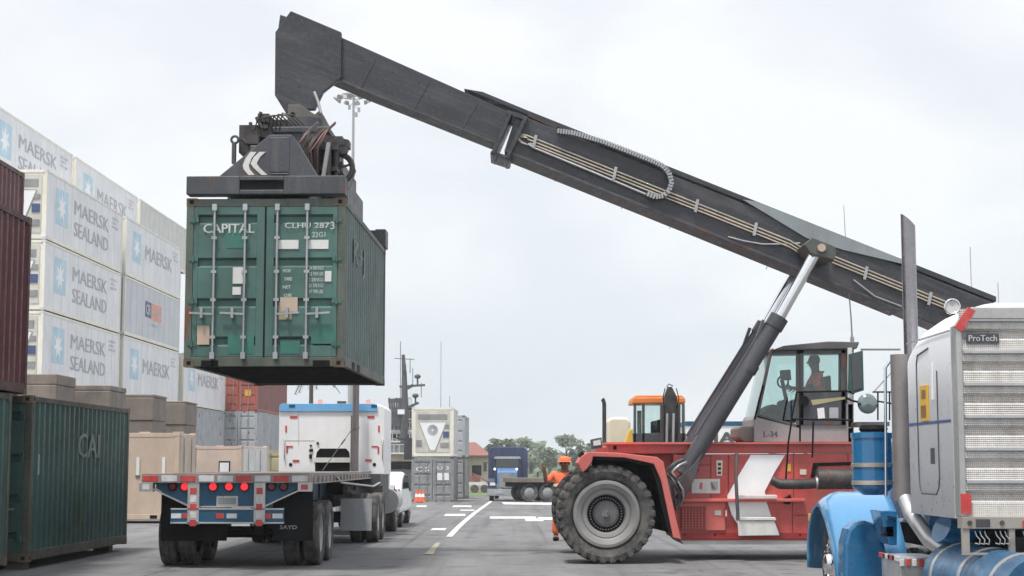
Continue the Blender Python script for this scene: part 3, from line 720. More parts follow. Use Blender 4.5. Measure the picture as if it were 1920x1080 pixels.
# ------------------------------------------------------------------ wheels
def truck_wheel(par, c, R=.52, w=.28, out=1, rimm=None, dual=False, name='wheel', hub=True, n=28):
    """wheel with axis along x; out = +1/-1 is the side facing away from the vehicle. tyre > rim"""
    T = MB(); c = Vector(c); h = w/2
    def tyre(cx):
        pr = [(R*.60, -h*.80), (R*.70, -h*.97), (R*.86, -h), (R*.96, -h*.90), (R, -h*.72), (R, -h*.30), (R*.978, -h*.29), (R*.978, -h*.22), (R, -h*.21), (R, h*.21), (R*.978, h*.22), (R*.978, h*.29), (R, h*.30), (R, h*.72), (R*.96, h*.90), (R*.86, h), (R*.70, h*.97), (R*.60, h*.80)]
        T.lathe(pr, (cx, c.y, c.z), 'x', n)
    tyre(c.x)
    o = T.build(name, M['tyre'], par)
    if dual: T = MB(); tyre(c.x - out*(w+.05)); T.build(name, M['tyre'], par)
    r = MB(); s = out
    if dual: pr = [(R*.60, s*h*.8), (R*.57, s*h*.75), (R*.54, s*h*.2), (R*.50, -s*h*.3), (R*.30, -s*h*.5), (R*.28, -s*h*.2), (R*.26, s*h*.5), (R*.14, s*h*.7), (0.001, s*h*.72)]
    else: pr = [(R*.60, s*h*.8), (R*.57, s*h*.85), (R*.54, s*h*.5), (R*.48, s*h*.55), (R*.32, s*h*.95), (R*.24, s*h*1.0), (R*.20, s*h*1.35), (R*.12, s*h*1.5), (0.001, s*h*1.5)]
    r.lathe(pr, c, 'x', n); xo = c.x + s*h*(.98 if not dual else -.3)
    for k in range(10):
        a = 2*pi*k/10; r.cyl((xo-.02, c.y+R*.40*cos(a), c.z+R*.40*sin(a)), (xo+s*.03, c.y+R*.40*cos(a), c.z+R*.40*sin(a)), .017, n=6)
    r.lathe([(R*.60, -s*h*.8), (R*.3, -s*h*.5), (.001, -s*h*.5)], c, 'x', n)
    r.build('rim', rimm or M['whited'], o); return o

# ------------------------------------------------------------------ reach stacker
YB0, YB1 = 29.05, 29.85            # near and far face of the boom
RS = thing('reach_stacker', 'big red container handler with dark telescopic boom reaching over the yard', 'reach stacker', (1.6, 29.6, 0))
def P(x, y, Y): return at(x, y, Y)
# chassis
YS = 28.65; YF = 30.75
b = MB()
b.ppx([(1262, 852), (1600, 850), (1960, 850), (2010, 880), (2010, 965), (1900, 1010), (1520, 1013), (1275, 1013), (1262, 985)], YS, YF, 0)
b.ppx([(1118, 836), (1262, 836), (1262, 900), (1215, 878), (1150, 866), (1118, 862)], 28.9, 30.3, 0)
b.build('chassis', M['red'], RS, bev=.03)
b = MB(); b.ppx([(1138, 832), (1600, 832), (1700, 832), (1700, 849), (1138, 851)], YS-.02, YS+.25, 0); b.build('top_rail', M['red'], RS, bev=.015)
b = MB(); b.ppx([(1138, 829), (1700, 829), (1700, 832.5), (1138, 833)], YS-.12, YF, 0); b.build('deck_plate', M['redface'], RS)
b = MB(); b.ppx([(1275, 935), (1510, 935), (1510, 941), (1275, 941)], YS-.14, YS+.1); b.build('side_ledge', M['redface'], RS, bev=.01)
b = MB(); b.ppx([(1278, 941), (1360, 941), (1360, 995), (1278, 995)], YS-.05, YS); 
b.build('lower_panel', M['redface'], RS, bev=.01)
b = MB()
for x in range(1280, 1324, 6): b.ppx([(x, 951), (x+1.5, 951), (x+1.5, 992), (x, 992)], YS-.075, YS-.05, 1)
b.ppx([(1277, 950), (1324, 950), (1324, 993), (1277, 993)], YS-.056, YS-.052, 0)
for z in range(952, 992, 3): b.ppx([(1278, z), (1323, z), (1323, z+1.1), (1278, z+1.1)], YS-.085, YS-.06, 1)
b.build('grille', [M['machine'], M['redface']], RS)
b = MB(); b.ppx([(1275, 1013), (1520, 1013), (1700, 1013), (1700, 1021), (1282, 1021)], YS+.05, YF-.1); b.build('belly_plate', M['whited'], RS)
b = MB(); b.ppx([(1278, 999), (1600, 999), (1600, 1010), (1278, 1010)], YS-.02, YS); b.build('lower_strip', paint('dark_red', (.30, .02, .022), .5, var=.15, dirt=.3), RS)
DR = paint('seam_dark_red', (.16, .025, .02), .6, var=.2, dirt=.3)
for q_ in ((1333, 853, 1333, 933), (1366, 853, 1366, 932), (1486, 935, 1486, 1008), (1488, 850, 1488, 932), (1590, 850, 1590, 1010), (1296, 872, 1333, 872), (1488, 966, 1590, 966)):
    b = MB(); b.bar(P(q_[0], q_[1], YS-.004), P(q_[2], q_[3], YS-.004), .012, .012); b.build('panel_seam', DR, RS)
for q_ in ((1300, 860), (1328, 860), (1328, 892), (1372, 858), (1480, 858), (1480, 925), (1496, 858), (1583, 858), (1496, 958), (1583, 958), (1284, 1003), (1340, 1003), (1500, 1003)):
    b = MB(); c_ = P(q_[0], q_[1], YS); b.cyl(c_, c_+Vector((0, -.02, 0)), .018, n=8); b.build('bolt', M['redface'], RS)
for q_, m_ in (((1500, 880, 1512, 890), 'tank'), ((1340, 957, 1352, 966), 'whited'), ((1476, 870, 1483, 884), 'amber')):
    b = MB(); b.ppx([(q_[0], q_[1]), (q_[2], q_[1]), (q_[2], q_[3]), (q_[0], q_[3])], YS-.062 if q_[1] > 940 and q_[0] < 1360 else YS-.012, YS-.05 if q_[1] > 940 and q_[0] < 1360 else YS-.002); b.build('sticker', M[m_], RS)
# white chevron painted on the side
b = MB(); b.ppx([(1408, 853), (1472, 853), (1452, 886), (1434, 921), (1438, 944), (1446, 968), (1384, 985), (1372, 965), (1364, 940), (1364, 929), (1386, 890)], YS-.035, YS-.012); b.build('chevron_emblem', M['white'], RS)
b = MB(); b.ppx([(1384, 928), (1456, 928), (1458, 931), (1457, 935), (1384, 935)], YS-.30, YS-.16); b.build('step', M['whited'], RS, bev=.01)
b = MB(); b.ppx([(1385, 970), (1454, 970), (1456, 976), (1385, 976)], YS-.35, YS-.008); b.ppx([(1383, 977), (1452, 977), (1462, 1004), (1385, 1005)], YS-.33, YS-.28); b.build('step', M['whited'], RS, bev=.01)
b = MB(); b.ppx([(1297, 898), (1350, 898), (1350, 925), (1297, 925)], YS-.02, YS-.004, 0); b.ppx([(1312, 905), (1318, 905), (1316, 918), (1311, 917)], YS-.023, YS-.02, 1); b.ppx([(1332, 903), (1346, 903), (1346, 919), (1334, 920)], YS-.023, YS-.02, 2); b.build('info_plate', [M['whited'], M['redface'], M['lgrey']], RS)
b = MB(); b.ppx([(1343, 863), (1355, 863), (1354, 892), (1344, 892)], YS-.02, YS-.004, 0)
for z in (868, 876, 884): b.ppx([(1346, z), (1352, z), (1352, z+5), (1346, z+5)], YS-.023, YS-.02, 1)
b.build('warning_sticker', [M['tank'], M['machine']], RS)
b = MB(); b.ppx([(1357, 953), (1365, 953), (1365, 972), (1357, 972)], YS-.06, YS-.05, 0); b.ppx([(1360, 957), (1363, 957), (1363, 968), (1360, 968)], YS-.08, YS-.06, 1); b.build('door_latch', [M['lower_strip'] if 'lower_strip' in M else M['tape_red'], M['whited']], RS)
# front fender and black wheel well
b = MB()
out = [(1083, 868), (1090, 856), (1104, 847), (1160, 849), (1232, 857), (1244, 866), (1256, 920), (1268, 975), (1277, 1012), (1262, 1008), (1250, 950), (1239, 900), (1226, 870), (1170, 858), (1112, 856), (1110, 866), (1100, 880), (1092, 886)]
b.ppx(out, 27.45, 28.66); b.build('front_fender', M['redface'], RS, bev=.012)
b = MB(); b.ppx([(1110, 857), (1226, 870), (1250, 930), (1262, 1000), (1200, 985), (1190, 930), (1110, 900)], 28.55, 28.6); b.build('wheel_well', M['black'], RS)
b = MB(); b.ppx([(1112, 856), (1170, 858), (1226, 870), (1240, 905), (1250, 955), (1260, 1000), (1255, 1000), (1240, 950), (1231, 905), (1220, 875), (1170, 863), (1112, 861)], 27.5, 29.9, 0); b.build('fender_lining', M['black'], RS)
b = MB(); b.ppx([(1108, 824), (1128, 820), (1130, 840), (1110, 842)], 27.7, 28.0, 0); b.ppx([(1112, 827), (1126, 824), (1127, 834), (1113, 836)], 27.68, 27.7, 1); b.build('work_lamp', [M['slate'], M['lens']], RS)
b = MB(); b.cyl(P(1086, 857, 27.7), P(1093, 848, 27.7), .035, n=8, m=1); b.ppx([(1150, 836), (1156, 836), (1156, 843), (1150, 843)], YS-.04, YS-.02, 1); b.build('marker_lamp', [M['black'], M['black']], RS, each=True)
# big front tyres (pairs on both sides)
def big_wheel(cx, cy, cz, s=-1, name='wheel'):
    R = .815; T = MB(); h = .24; n = 72
    T.lathe([(.53, h*.55), (.60, h*.86), (.70, h), (.765, h*.94), (.788, h*.74), (.788, -h*.74), (.765, -h*.94), (.70, -h), (.60, -h*.86), (.53, -h*.55)], (cx, cy, cz), 'y', n)
    K = 30
    for k in range(K):
        for side in (-1, 1):
            a = 2*pi*(k + (.5 if side > 0 else 0))/K; X = Matrix.Translation((cx, cy, cz)) @ Matrix.Rotation(a, 4, 'Y')
            T.X = X; y0, y1 = (h*.02, h*.99)
            if side < 0: y0, y1 = -y0, -y1
            d = .075
            T._add([(.775, y0, -.055-d*.2), (.775, y0, .045-d*.2), (.775, y1, .045+d*.3), (.775, y1, -.055+d*.3),
                    (R, y0, -.045-d*.2), (R, y0, .035-d*.2), (R-.008, y1*.94, .035+d*.3), (R-.008, y1*.94, -.045+d*.3)],
                   [(0,1,2,3),(4,7,6,5),(0,4,5,1),(1,5,6,2),(2,6,7,3),(3,7,4,0)])
            T._add([(.70, y1*1.0, -.04+d*.1), (.70, y1*1.0, .03+d*.1), (.785, y1*.93, .05+d*.3), (.785, y1*.93, -.055+d*.3),
                    (.70, y1*1.03, -.035+d*.1), (.70, y1*1.03, .025+d*.1), (.79, y1*1.02, .042+d*.3), (.79, y1*1.02, -.047+d*.3)],
                   [(0,1,2,3),(4,7,6,5),(0,4,5,1),(1,5,6,2),(2,6,7,3),(3,7,4,0)])
    T.X = None; o = T.build(name, M['tyre'], RS)
    g = MB(); g.lathe([(.555, s*h*.80), (.545, s*h*.90), (.50, s*h*.92), (.43, s*h*.78), (.40, s*h*.62), (.385, s*h*.66), (.33, s*h*.60), (.31, s*h*.30), (.305, -s*.05), (.22, -s*.08)], (cx, cy, cz), 'y', 48)
    r = g.build('rim', M['rimgrey'], o)
    g = MB(); g.lathe([(.222, -s*.08), (.22, s*h*.2), (.18, s*h*.32), (.06, s*h*.38), (.05, s*h*.50), (.001, s*h*.50)], (cx, cy, cz), 'y', 32, 0)
    for k in range(36):
        a = 2*pi*k/36; g.cyl((cx+.263*cos(a), cy-s*.06, cz+.263*sin(a)), (cx+.263*cos(a), cy+s*.0, cz+.263*sin(a)), .015, n=6, m=1)
    g.lathe([(.308, -s*.045), (.222, -s*.045)], (cx, cy, cz), 'y', 32, 2)
    for dx in (-.045, .0): g.prism([(cx+dx, cz+.045), (cx+dx+.02, cz+.045), (cx+dx-.012, cz), (cx+dx+.02, cz-.045), (cx+dx, cz-.045), (cx+dx-.032, cz)], 'y', cy+s*h*.50, cy+s*(h*.50+.006), 1)
    g.build('hub', [M['hubgrey'], M['rimgrey'], M['black']], o); return o
M['rimgrey'] = paint('rim_grey', (.22, .215, .21), .5, var=.15, dirt=.45, dcol=(.16, .15, .14), streak=0)
M['hubgrey'] = paint('hub_grey', (.10, .10, .105), .5, var=.2, dirt=.45, dcol=(.2, .19, .18), streak=0)
wc = P(1136, 966, 27.75)
for y in (27.75, 28.28, 31.0, 31.53): big_wheel(wc.x, y, .815, -1 if y < 29 else 1)
for y in (28.6, 30.7): big_wheel(P(1805, 966, 28.6).x, y, .815, -1 if y < 29 else 1)
b = MB(); b.cyl((wc.x, 27.8, .835), (wc.x, 31.4, .835), .2); b.build('axle', M['machine'], RS)
# boom: outer section, hose tray, collar, telescoped inner section
def boom_part(name, pts, Y0, Y1, mat, bev=.012): b = MB(); b.ppx(pts, Y0, Y1); return b.build(name, mat, RS, bev=bev)
boom_part('boom', [(968, 213), (1045, 243), (1868, 570), (1935, 640), (1860, 655), (1690, 582), (1300, 424), (946, 282)], YB0, YB1, M['darkgrey'])
boom_part('boom_cover', [(905, 172), (985, 205), (1868, 556), (1868, 566), (1045, 238), (984, 213), (870, 166)], YB0+.08, YB1-.08, M['darkgrey'], .006)
boom_part('boom_flange', [(946, 279), (1300, 421), (1690, 579), (1690, 584), (1300, 426), (946, 284)], YB0-.05, YB1+.05, M['slate'], .004)
boom_part('inner_boom', [(525, 27), (600, 52), (955, 210), (930, 268), (690, 172), (560, 116), (516, 96)], YB0+.07, YB1-.07, M['darkgrey'])
boom_part('inner_flange', [(552, 112), (690, 170), (930, 266), (930, 269), (690, 174), (552, 116)], YB0+.03, YB1-.03, M['slate'], .003)
# collar at the mouth of the outer section
c = MB()
for (x0, y0), (x1, y1) in (((954, 210), (921, 286)), ((983, 218), (947, 296))):
    c.ppx([(x0, y0), (x0+7, y0+2), (x1+7, y1+2), (x1, y1)], YB0-.10, YB1+.10)
for a, d in (((924, 284), (931, 304)), ((946, 293), (953, 312))): c.ppx([(a[0]-3, a[1]), (a[0]+9, a[1]+2), (d[0]-1, d[1]), (d[0]-5, d[1]-1)], YB0-.08, YB0+.2)
c.ppx([(952, 206), (990, 219), (986, 226), (950, 214)], YB0-.06, YB1+.06); c.ppx([(921, 282), (958, 294), (955, 300), (919, 288)], YB0-.06, YB1+.06)
c.build('boom_collar', M['darkgrey'], RS, bev=.008)
boom_part('rusty_strip', [(990, 212), (1045, 238), (1044, 243), (988, 217)], YB0+.02, YB0+.1, M['hose'], .002)
# pipes along the boom with clamps, and the cable chain
def along(px, off, Y=YB0-.04): return P(px, 253 + (px-985)*.3975 + off, Y)
pipes = []
for k, off in enumerate((0, 6.5, 12.5)):
    b = MB(); b.tube([along(985+4*k, off), along(1200, off+.5), along(1480, off+1), along(1515, off+8)], .017, n=6); b.build('hydraulic_pipe', M['pipe'], RS)
    b = MB(); b.tube([along(1560, off-2), along(1700, off-1), along(1800, off)], .017, n=6); b.build('hydraulic_pipe', M['pipe'], RS)
b = MB(); 
for k in range(3): b.tube([along(985+2*k, 2*k), along(975, 1+3*k), along(970-k, 9+2*k), along(978, 16+k), along(992, 17)], .014, n=6)
b.build('pipe_ends', M['pipe'], RS)
for px in (1005, 1155, 1308, 1418, 1625, 1745):
    b = MB(); p = along(px, -7); q = along(px-5, 19); b.bar(p + Vector((0, -.03, 0)), q + Vector((0, -.03, 0)), .035, .05); b.build('pipe_clamp', M['steel'], RS)
def chain(pts):
    b = MB(); path = []
    for i in range(len(pts)-1):
        a, c = pts[i], pts[i+1]; L = sqrt((c[0]-a[0])**2 + (c[1]-a[1])**2); n = max(1, int(L/5))
        for k in range(n): path.append((a[0]+(c[0]-a[0])*k/n, a[1]+(c[1]-a[1])*k/n))
    path.append(pts[-1])
    for i in range(len(path)-1):
        (x0, y0), (x1, y1) = path[i], path[i+1]; p = P(x0, y0, YB0-.10); q = P(x1, y1, YB0-.10); d = (q-p)
        b.bar(p + d*.02, p + d*.72, .13, .085, 0, up=(0, 0, 1) if abs(d.normalized().z) < .9 else (1, 0, 0)); b.bar(p + d*.6, q+d*.1, .10, .05, 1)
    return b.build('cable_chain', [M['steel'], M['slate']], RS)
chain([(1045, 246), (1075, 250), (1130, 266), (1180, 285), (1225, 303), (1243, 312), (1254, 325), (1259, 342), (1254, 358), (1243, 368), (1228, 370), (1212, 363)])
b = MB(); b.tube([P(1212, 365, YB0-.06), P(1110, 322, YB0-.06), P(1000, 277, YB0-.06), P(990, 270, YB0-.05)], .022, n=8); b.build('hose_guide', M['alu'], RS)
b = MB(); b.tube([P(1365, 444, YB0-.05), P(1395, 452, YB0-.07), P(1430, 458, YB0-.06), P(1470, 458, YB0-.03), P(1500, 456, YB0)], .016, n=6); b.build('hose', M['steel'], RS)
b = MB(); b.tube([P(1600, 525, YB0-.05), P(1640, 556, YB0-.06), P(1690, 575, YB0-.05)], .02, n=6); b.build('hose', M['mgrey'], RS)
# pale tapered stiffener plate above the cylinder bracket
b = MB(); b.ppx([(1393, 374), (1418, 378), (1700, 490), (1690, 494), (1580, 468), (1512, 446)], YB0-.05, YB0-.004); b.build('stiffener_plate', M['pipegrey'] if 'pipegrey' in M else M['gstiff'] if 'gstiff' in M else paint('stiffener_grey', (.24, .27, .28), .5, var=.1, dirt=.3), RS)
for Y0, Y1 in ((28.2, 29.04), (29.86, 30.3)):
    b = MB(); b.ppx([(1508, 458), (1523, 445), (1566, 462), (1568, 476), (1564, 487), (1535, 480), (1520, 475)], Y0, Y1, 0)
    p = P(1540, 465, Y0); b.cyl(p, p + Vector((0, -.05, 0)), .07, n=14, m=1); b.build('cylinder_bracket', [M['bracket'] if 'bracket' in M else paint('bracket_green_grey', (.085, .09, .08), .6, var=.2, dirt=.5, dcol=(.2, .18, .15)), M['beige']], RS, bev=.012)
for k, px in enumerate((1075, 1200, 1290, 1480, 1760)):
    b = MB(); A = P(px, 253+(px-985)*.3975-14 if px < 1400 else 253+(px-985)*.3975-30, YB0-.004); B_ = P(px-(35 if px < 1400 else 44), 300+(px-985)*.41+ (4 if px < 1400 else 2), YB0-.004); b.bar(A, B_, .012, .012); b.build('weld_seam', M['slate'], RS)
for px in (600, 690, 790, 880):
    b = MB(); A = P(px+14, 64+(px-600)*.44+8, YB0+.064); B_ = P(px-16, 128+(px-600)*.405+4, YB0+.064); b.bar(A, B_, .010, .010); b.build('weld_seam', M['slate'], RS)
for px, w_b in ((1120, 10), (1345, 9), (1660, 10)):
    b = MB(); y_ = 300+(px-985)*.41+2; b.ppx([(px, y_), (px+w_b, y_+w_b*.4), (px+w_b-2, y_+w_b*.4+5), (px-2, y_+5)], YB0-.02, YB0-.002); b.build('side_plate', M['slate'], RS)
# lift cylinders
for Y in (28.42, 30.03):
    a = P(1286, 880, 28.40); c = P(1462, 594, 28.40); d = P(1532, 470, 28.40); a.y = c.y = d.y = Y
    ax = (d-a).normalized(); b = MB(); b.cyl(a, c, .145, n=28); b.cyl(c-ax*.22, c, .165, n=28); b.cyl(a-ax*.1, a+ax*.12, .20, n=24); b.cyl(c-ax*1.1, c-ax*.95, .155, n=28); o = b.build('lift_cylinder', M['cylgrey'], RS)
    b = MB(); b.cyl(c, d, .10, n=24, m=0); b.build('piston_rod', M['chrome'], o)
    b = MB(); s = ax.cross(Vector((0, 1, 0))); b.bar(a+ax*.6+s*.15, c-ax*.5+s*.15, .09, .04); b.bar(c+s*.15-ax*.5, c+s*.21-ax*.2, .12, .05); b.build('cylinder_guard', M['slate'], o)
# hoses at the foot of the near cylinder
random.seed(11)
for k in range(7):
    b = MB(); x0 = 1282+random.uniform(-6, 14); p0 = P(x0, 862+random.uniform(-6, 10), 28.1); p3 = P(1272+random.uniform(-8, 12), 940+random.uniform(-12, 22), 28.3)
    p1 = P(x0-22-random.uniform(0, 10), 885+random.uniform(-5, 12), 27.95); p2 = P(x0-26+random.uniform(0, 20), 908+random.uniform(-8, 10), 27.95)
    b.tube([p0, p0.lerp(p1, .5)+Vector((0, -.05, .03)), p1, p1.lerp(p2, .5), p2, p2.lerp(p3, .5)+Vector((.04, 0, 0)), p3], random.choice((.02, .026, .016)), n=6)
    b.build('hydraulic_hose', random.choice((M['machine'], M['slate'], M['steel'], M['machine'])), RS)
b = MB(); b.ppx([(1262, 905), (1300, 872), (1316, 850), (1306, 890), (1284, 935), (1268, 955)], 28.2, 28.64); b.build('cylinder_foot', M['slate'], RS, bev=.01)
# air intake pipes right of the chevron
b = MB(); b.tube([P(1450, 902, 28.1), P(1462, 908, 28.02), P(1500, 908, 28.05), P(1540, 906, 28.1)], .085, n=14); b.build('intake_pipe', M['machine'], RS)
b = MB(); b.cyl(P(1532, 898, 28.1), P(1605, 898, 28.1), .175, n=20); b.cyl(P(1529, 906, 28.1), P(1534, 906, 28.1), .11, m=1, n=16); b.build('muffler', [M['machine'], M['alu']], RS)
b = MB(); b.ppx([(1525, 868), (1600, 866), (1600, 872), (1534, 874), (1528, 895), (1520, 895)], YS-.02, YS+.05); b.build('pipe_shield', M['black'], RS); b = MB(); b.ppx([(1468, 935), (1482, 928), (1486, 938), (1480, 946), (1470, 944)], YS-.06, YS); b.build('tow_hook', M['black'], RS)
b = MB(); b.ppx([(1335, 854), (1352, 854), (1352, 935), (1335, 935)], YS-.004, YS-.001); 
# cab
CY0, CY1 = 28.72, 30.2
cab = MB()
cab.ppx([(1414, 786), (1418, 778), (1500, 802), (1600, 802), (1600, 829), (1414, 829)], CY0, CY1, 0)
cab.ppx([(1500, 757), (1600, 757), (1600, 802), (1500, 802)], CY0, CY0+.05, 0)
# posts
for Y in (CY0, CY1-.06):
    cab.ppx([(1444, 656), (1450, 656), (1424, 778), (1417, 778)], Y, Y+.06, 2)
    cab.ppx([(1493, 650), (1501, 650), (1501, 802), (1493, 802)], Y, Y+.06, 2)
    cab.ppx([(1588, 652), (1601, 652), (1601, 829), (1590, 829)], Y, Y+.06, 0)
    cab.ppx([(1420, 776), (1500, 797), (1500, 804), (1418, 783)], Y, Y+.055, 2)
    cab.ppx([(1450, 657), (1601, 652), (1601, 662), (1448, 665)], Y, Y+.055, 2)
cab.ppx([(1590, 655), (1600, 655), (1600, 829), (1590, 829)], CY0+.3, CY1-.3, 1)
cb = cab.build('cab', [M['greycab'], M['greycab'], M['roofgrey']], RS, bev=.008)
b = MB(); b.ppx([(1446, 657), (1470, 648), (1552, 640), (1612, 641), (1607, 654), (1500, 656)], CY0-.08, CY1+.08); b.ppx([(1436, 660), (1450, 652), (1452, 656), (1440, 663)], CY0+.2, CY1-.2); b.build('cab_roof', M['roofgrey'], cb, bev=.02)
b = MB(); b.ppx([(1449, 664), (1494, 662), (1494, 797), (1424, 778)], CY0+.02, CY0+.026); b.build('side_window', M['glass'], cb)
b = MB(); b.ppx([(1449, 664), (1494, 662), (1494, 797), (1424, 778)], CY1-.026, CY1-.02); b.build('side_window', M['glass'], cb)
b = MB(); b.ppx([(1444, 662), (1446, 662), (1419, 780), (1417, 780)], CY0+.06, CY1-.06); b.build('windscreen', M['glass'], cb)
b = MB(); b.ppx([(1502, 662), (1589, 660), (1589, 757), (1502, 757)], CY1-.026, CY1-.02); b.build('side_window', M['glassd'] if False else M['glass'], cb)
d = MB(); dY = CY0-.03
for q in ([(1500, 656), (1586, 656), (1586, 663), (1500, 663)], [(1500, 656), (1507, 656), (1507, 797), (1500, 797)], [(1577, 656), (1586, 656), (1586, 797), (1577, 797)], [(1500, 732), (1586, 732), (1586, 797), (1500, 797)]): d.ppx(q, dY, dY+.05)
dd = d.build('cab_door', M['slate'], cb, bev=.006)
b = MB(); b.ppx([(1507, 663), (1577, 663), (1577, 732), (1507, 732)], dY+.02, dY+.026); b.build('door_window', M['glass'], dd)
b = MB(); b.ppx([(1532, 766), (1545, 764), (1547, 784), (1534, 785)], dY-.006, dY-.001, 0); b.ppx([(1555, 764), (1572, 764), (1572, 784), (1555, 784)], dY-.006, dY-.001, 1); b.ppx([(1520, 750), (1586, 744), (1586, 748), (1524, 760)], dY-.006, dY-.001, 2); b.build('sticker', [M['white'], M['lgrey'], M['olive']], dd, each=True)
b = MB(); p = P(1507, 752, dY-.03); b.cyl(p, p + Vector((0, -.03, 0)), .09, n=14); b.build('door_handle', M['black'], dd)
b = MB(); b.text('L-34', P(1432, 819, CY0-.004), (1, 0, 0), (0, 0, 1), .24, .095, 0, bold=.03); b.build('lettering', M['shipdark'], cb)
b = MB(); b.ppx([(1383, 803), (1390, 799), (1415, 799), (1415, 828), (1396, 829), (1383, 820)], CY0+.1, CY1-.4); b.build('battery_box', paint('brown_grey_box', (.16, .14, .13), .7, var=.15, dirt=.4), RS, bev=.02)
# seat, console
b = MB(); b.ppx([(1518, 720), (1526, 718), (1534, 778), (1560, 778), (1560, 790), (1520, 790)], 29.1, 29.6); b.ppx([(1550, 705), (1558, 703), (1562, 780), (1552, 780)], 29.1, 29.6); b.build('driver_seat', M['black'], RS, bev=.03)
b = MB(); b.ppx([(1470, 790), (1462, 760), (1448, 758), (1440, 762), (1426, 776)], 29.0, 29.7, 0); b.tube([P(1478, 770, 29.35), P(1470, 730, 29.35), P(1466, 712, 29.35)], .035, n=8)
sw = [P(1468+10*cos(a), 716+11*sin(a), 29.35+.17*cos(a)) for a in [2*pi*k/16 for k in range(17)]]; b.tube(sw, .018, n=6)
b.ppx([(1465, 694), (1482, 693), (1484, 712), (1467, 713)], 29.1, 29.3); b.build('dashboard', M['black'], RS)
# mirrors
b = MB(); b.ppx([(1592, 664), (1618, 657), (1620, 732), (1600, 738), (1591, 730)], 28.25, 28.32, 0); b.ppx([(1596, 668), (1614, 663), (1616, 728), (1599, 733)], 28.235, 28.25, 1); b.ppx([(1590, 652), (1598, 652), (1598, 745), (1590, 745)], 28.3, 28.36, 2); b.build('side_mirror', [M['dgreen'], M['glassd'], M['whited']], RS, bev=.004)
b = MB(); p = P(1627, 757, 28.0); b.lathe([(.001, -.04), (.12, -.03), (.165, 0), (.17, .02), (.001, .05)], p, 'y', 24, 1, seg_m=[1, 1, 0, 0]); b.tube([p, P(1600, 752, 28.2), P(1586, 746, 28.4)], .018, n=6); b.build('round_mirror', [M['black'], M['mirror']], RS)
# hand rails, ladder
def rail(name, pts, r=.016, mat=None): b = MB(); b.tube([P(*p) for p in pts], r, n=6); return b.build(name, mat or M['black'], RS)
rail('handrail', [(1494, 735, 28.3), (1586, 733, 28.3), (1602, 738, 28.3)]); rail('handrail', [(1486, 786, 28.25), (1600, 788, 28.25)])
rail('handrail', [(1494, 735, 28.3), (1488, 765, 28.3), (1478, 830, 28.25), (1473, 905, 28.2)]); rail('handrail', [(1500, 737, 28.3), (1500, 828, 28.3)]); rail('handrail', [(1525, 790, 28.3), (1523, 858, 28.3)])
rail('handrail', [(1381, 850, 28.2), (1380, 900, 28.1), (1384, 975, 28.05)], .03, M['slate'])
rail('handrail', [(1660, 860, 28.4), (1660, 690, 28.4), (1666, 680, 28.4), (1674, 676, 28.4)], .02, M['mgrey']); rail('handrail', [(1638, 735, 28.4), (1672, 698, 28.4)], .01, M['mgrey'])
for x in (1646, 1668): rail('handrail', [(x, 735, 28.4), (x, 788, 28.4)], .014)
rail('handrail', [(1636, 735, 28.4), (1674, 735, 28.4)], .014); rail('handrail', [(1632, 750, 28.4), (1674, 757, 28.4)], .014)
b = MB(); b.ppx([(1607, 791), (1668, 791), (1668, 799), (1607, 799)], 28.2, 29.2); b.build('platform', M['roofgrey'], RS)
rail('wiper', [(1431, 722, 28.7), (1424, 748, 28.7), (1415, 786, 28.7)], .018)
b = MB(); b.tube([P(1582, 385, 29.3), P(1588, 500, 29.3), P(1596, 600, 29.3), P(1598, 640, 29.3)], [.006, .009, .013, .016], n=6); b.cyl(P(1598, 645, 29.3), P(1598, 632, 29.3), .035, n=8); b.build('whip_antenna', M['steel'], RS)
rail('lamp_arm', [(1614, 655, 28.6), (1688, 655, 28.6)], .02, M['mgrey'])
# boom head, rotator and spreader, all pinned to the boom
b = MB()
for Y in (YB0-.02, YB1-.13): b.ppx([(516, 60), (545, 20), (640, 60), (640, 145), (606, 172), (590, 205), (560, 205), (536, 212), (515, 178)], Y, Y+.15)
b.ppx([(522, 60), (545, 28), (632, 64), (632, 140), (600, 160), (585, 185), (536, 190), (522, 170)], YB0+.13, YB1-.13)
b.build('boom_head', M['darkgrey'], RS, bev=.015)
b = MB(); b.ppx([(540, 196), (562, 196), (590, 214), (600, 206), (608, 218), (604, 234), (590, 238), (538, 236)], YB0-.10, YB1+.10, 0); p = P(549, 215, YB0-.10); b.cyl(p, p+Vector((0, -.02, 0)), .045, n=12, m=1); b.build('pendulum_link', [M['bracket2'] if 'bracket2' in M else paint('link_grey', (.13, .125, .115), .6, var=.2, dirt=.5), M['black']], RS, bev=.01)
b = MB(); b.tube([P(589, 172, YB0-.2), P(596, 190, YB0-.2), P(602, 212, YB0-.2)], .028, n=10); b.build('damper_rod', M['alu'], RS)
# spreader body
SX = HC_X; TZ = HC_Z+2.59
def sx(x, y, Y): return P(x, y, Y)
SP = MB(); SP.X = Matrix.Translation((HC_X, HC_Y, 0)) @ Matrix.Rotation(HYAW, 4, 'Z')
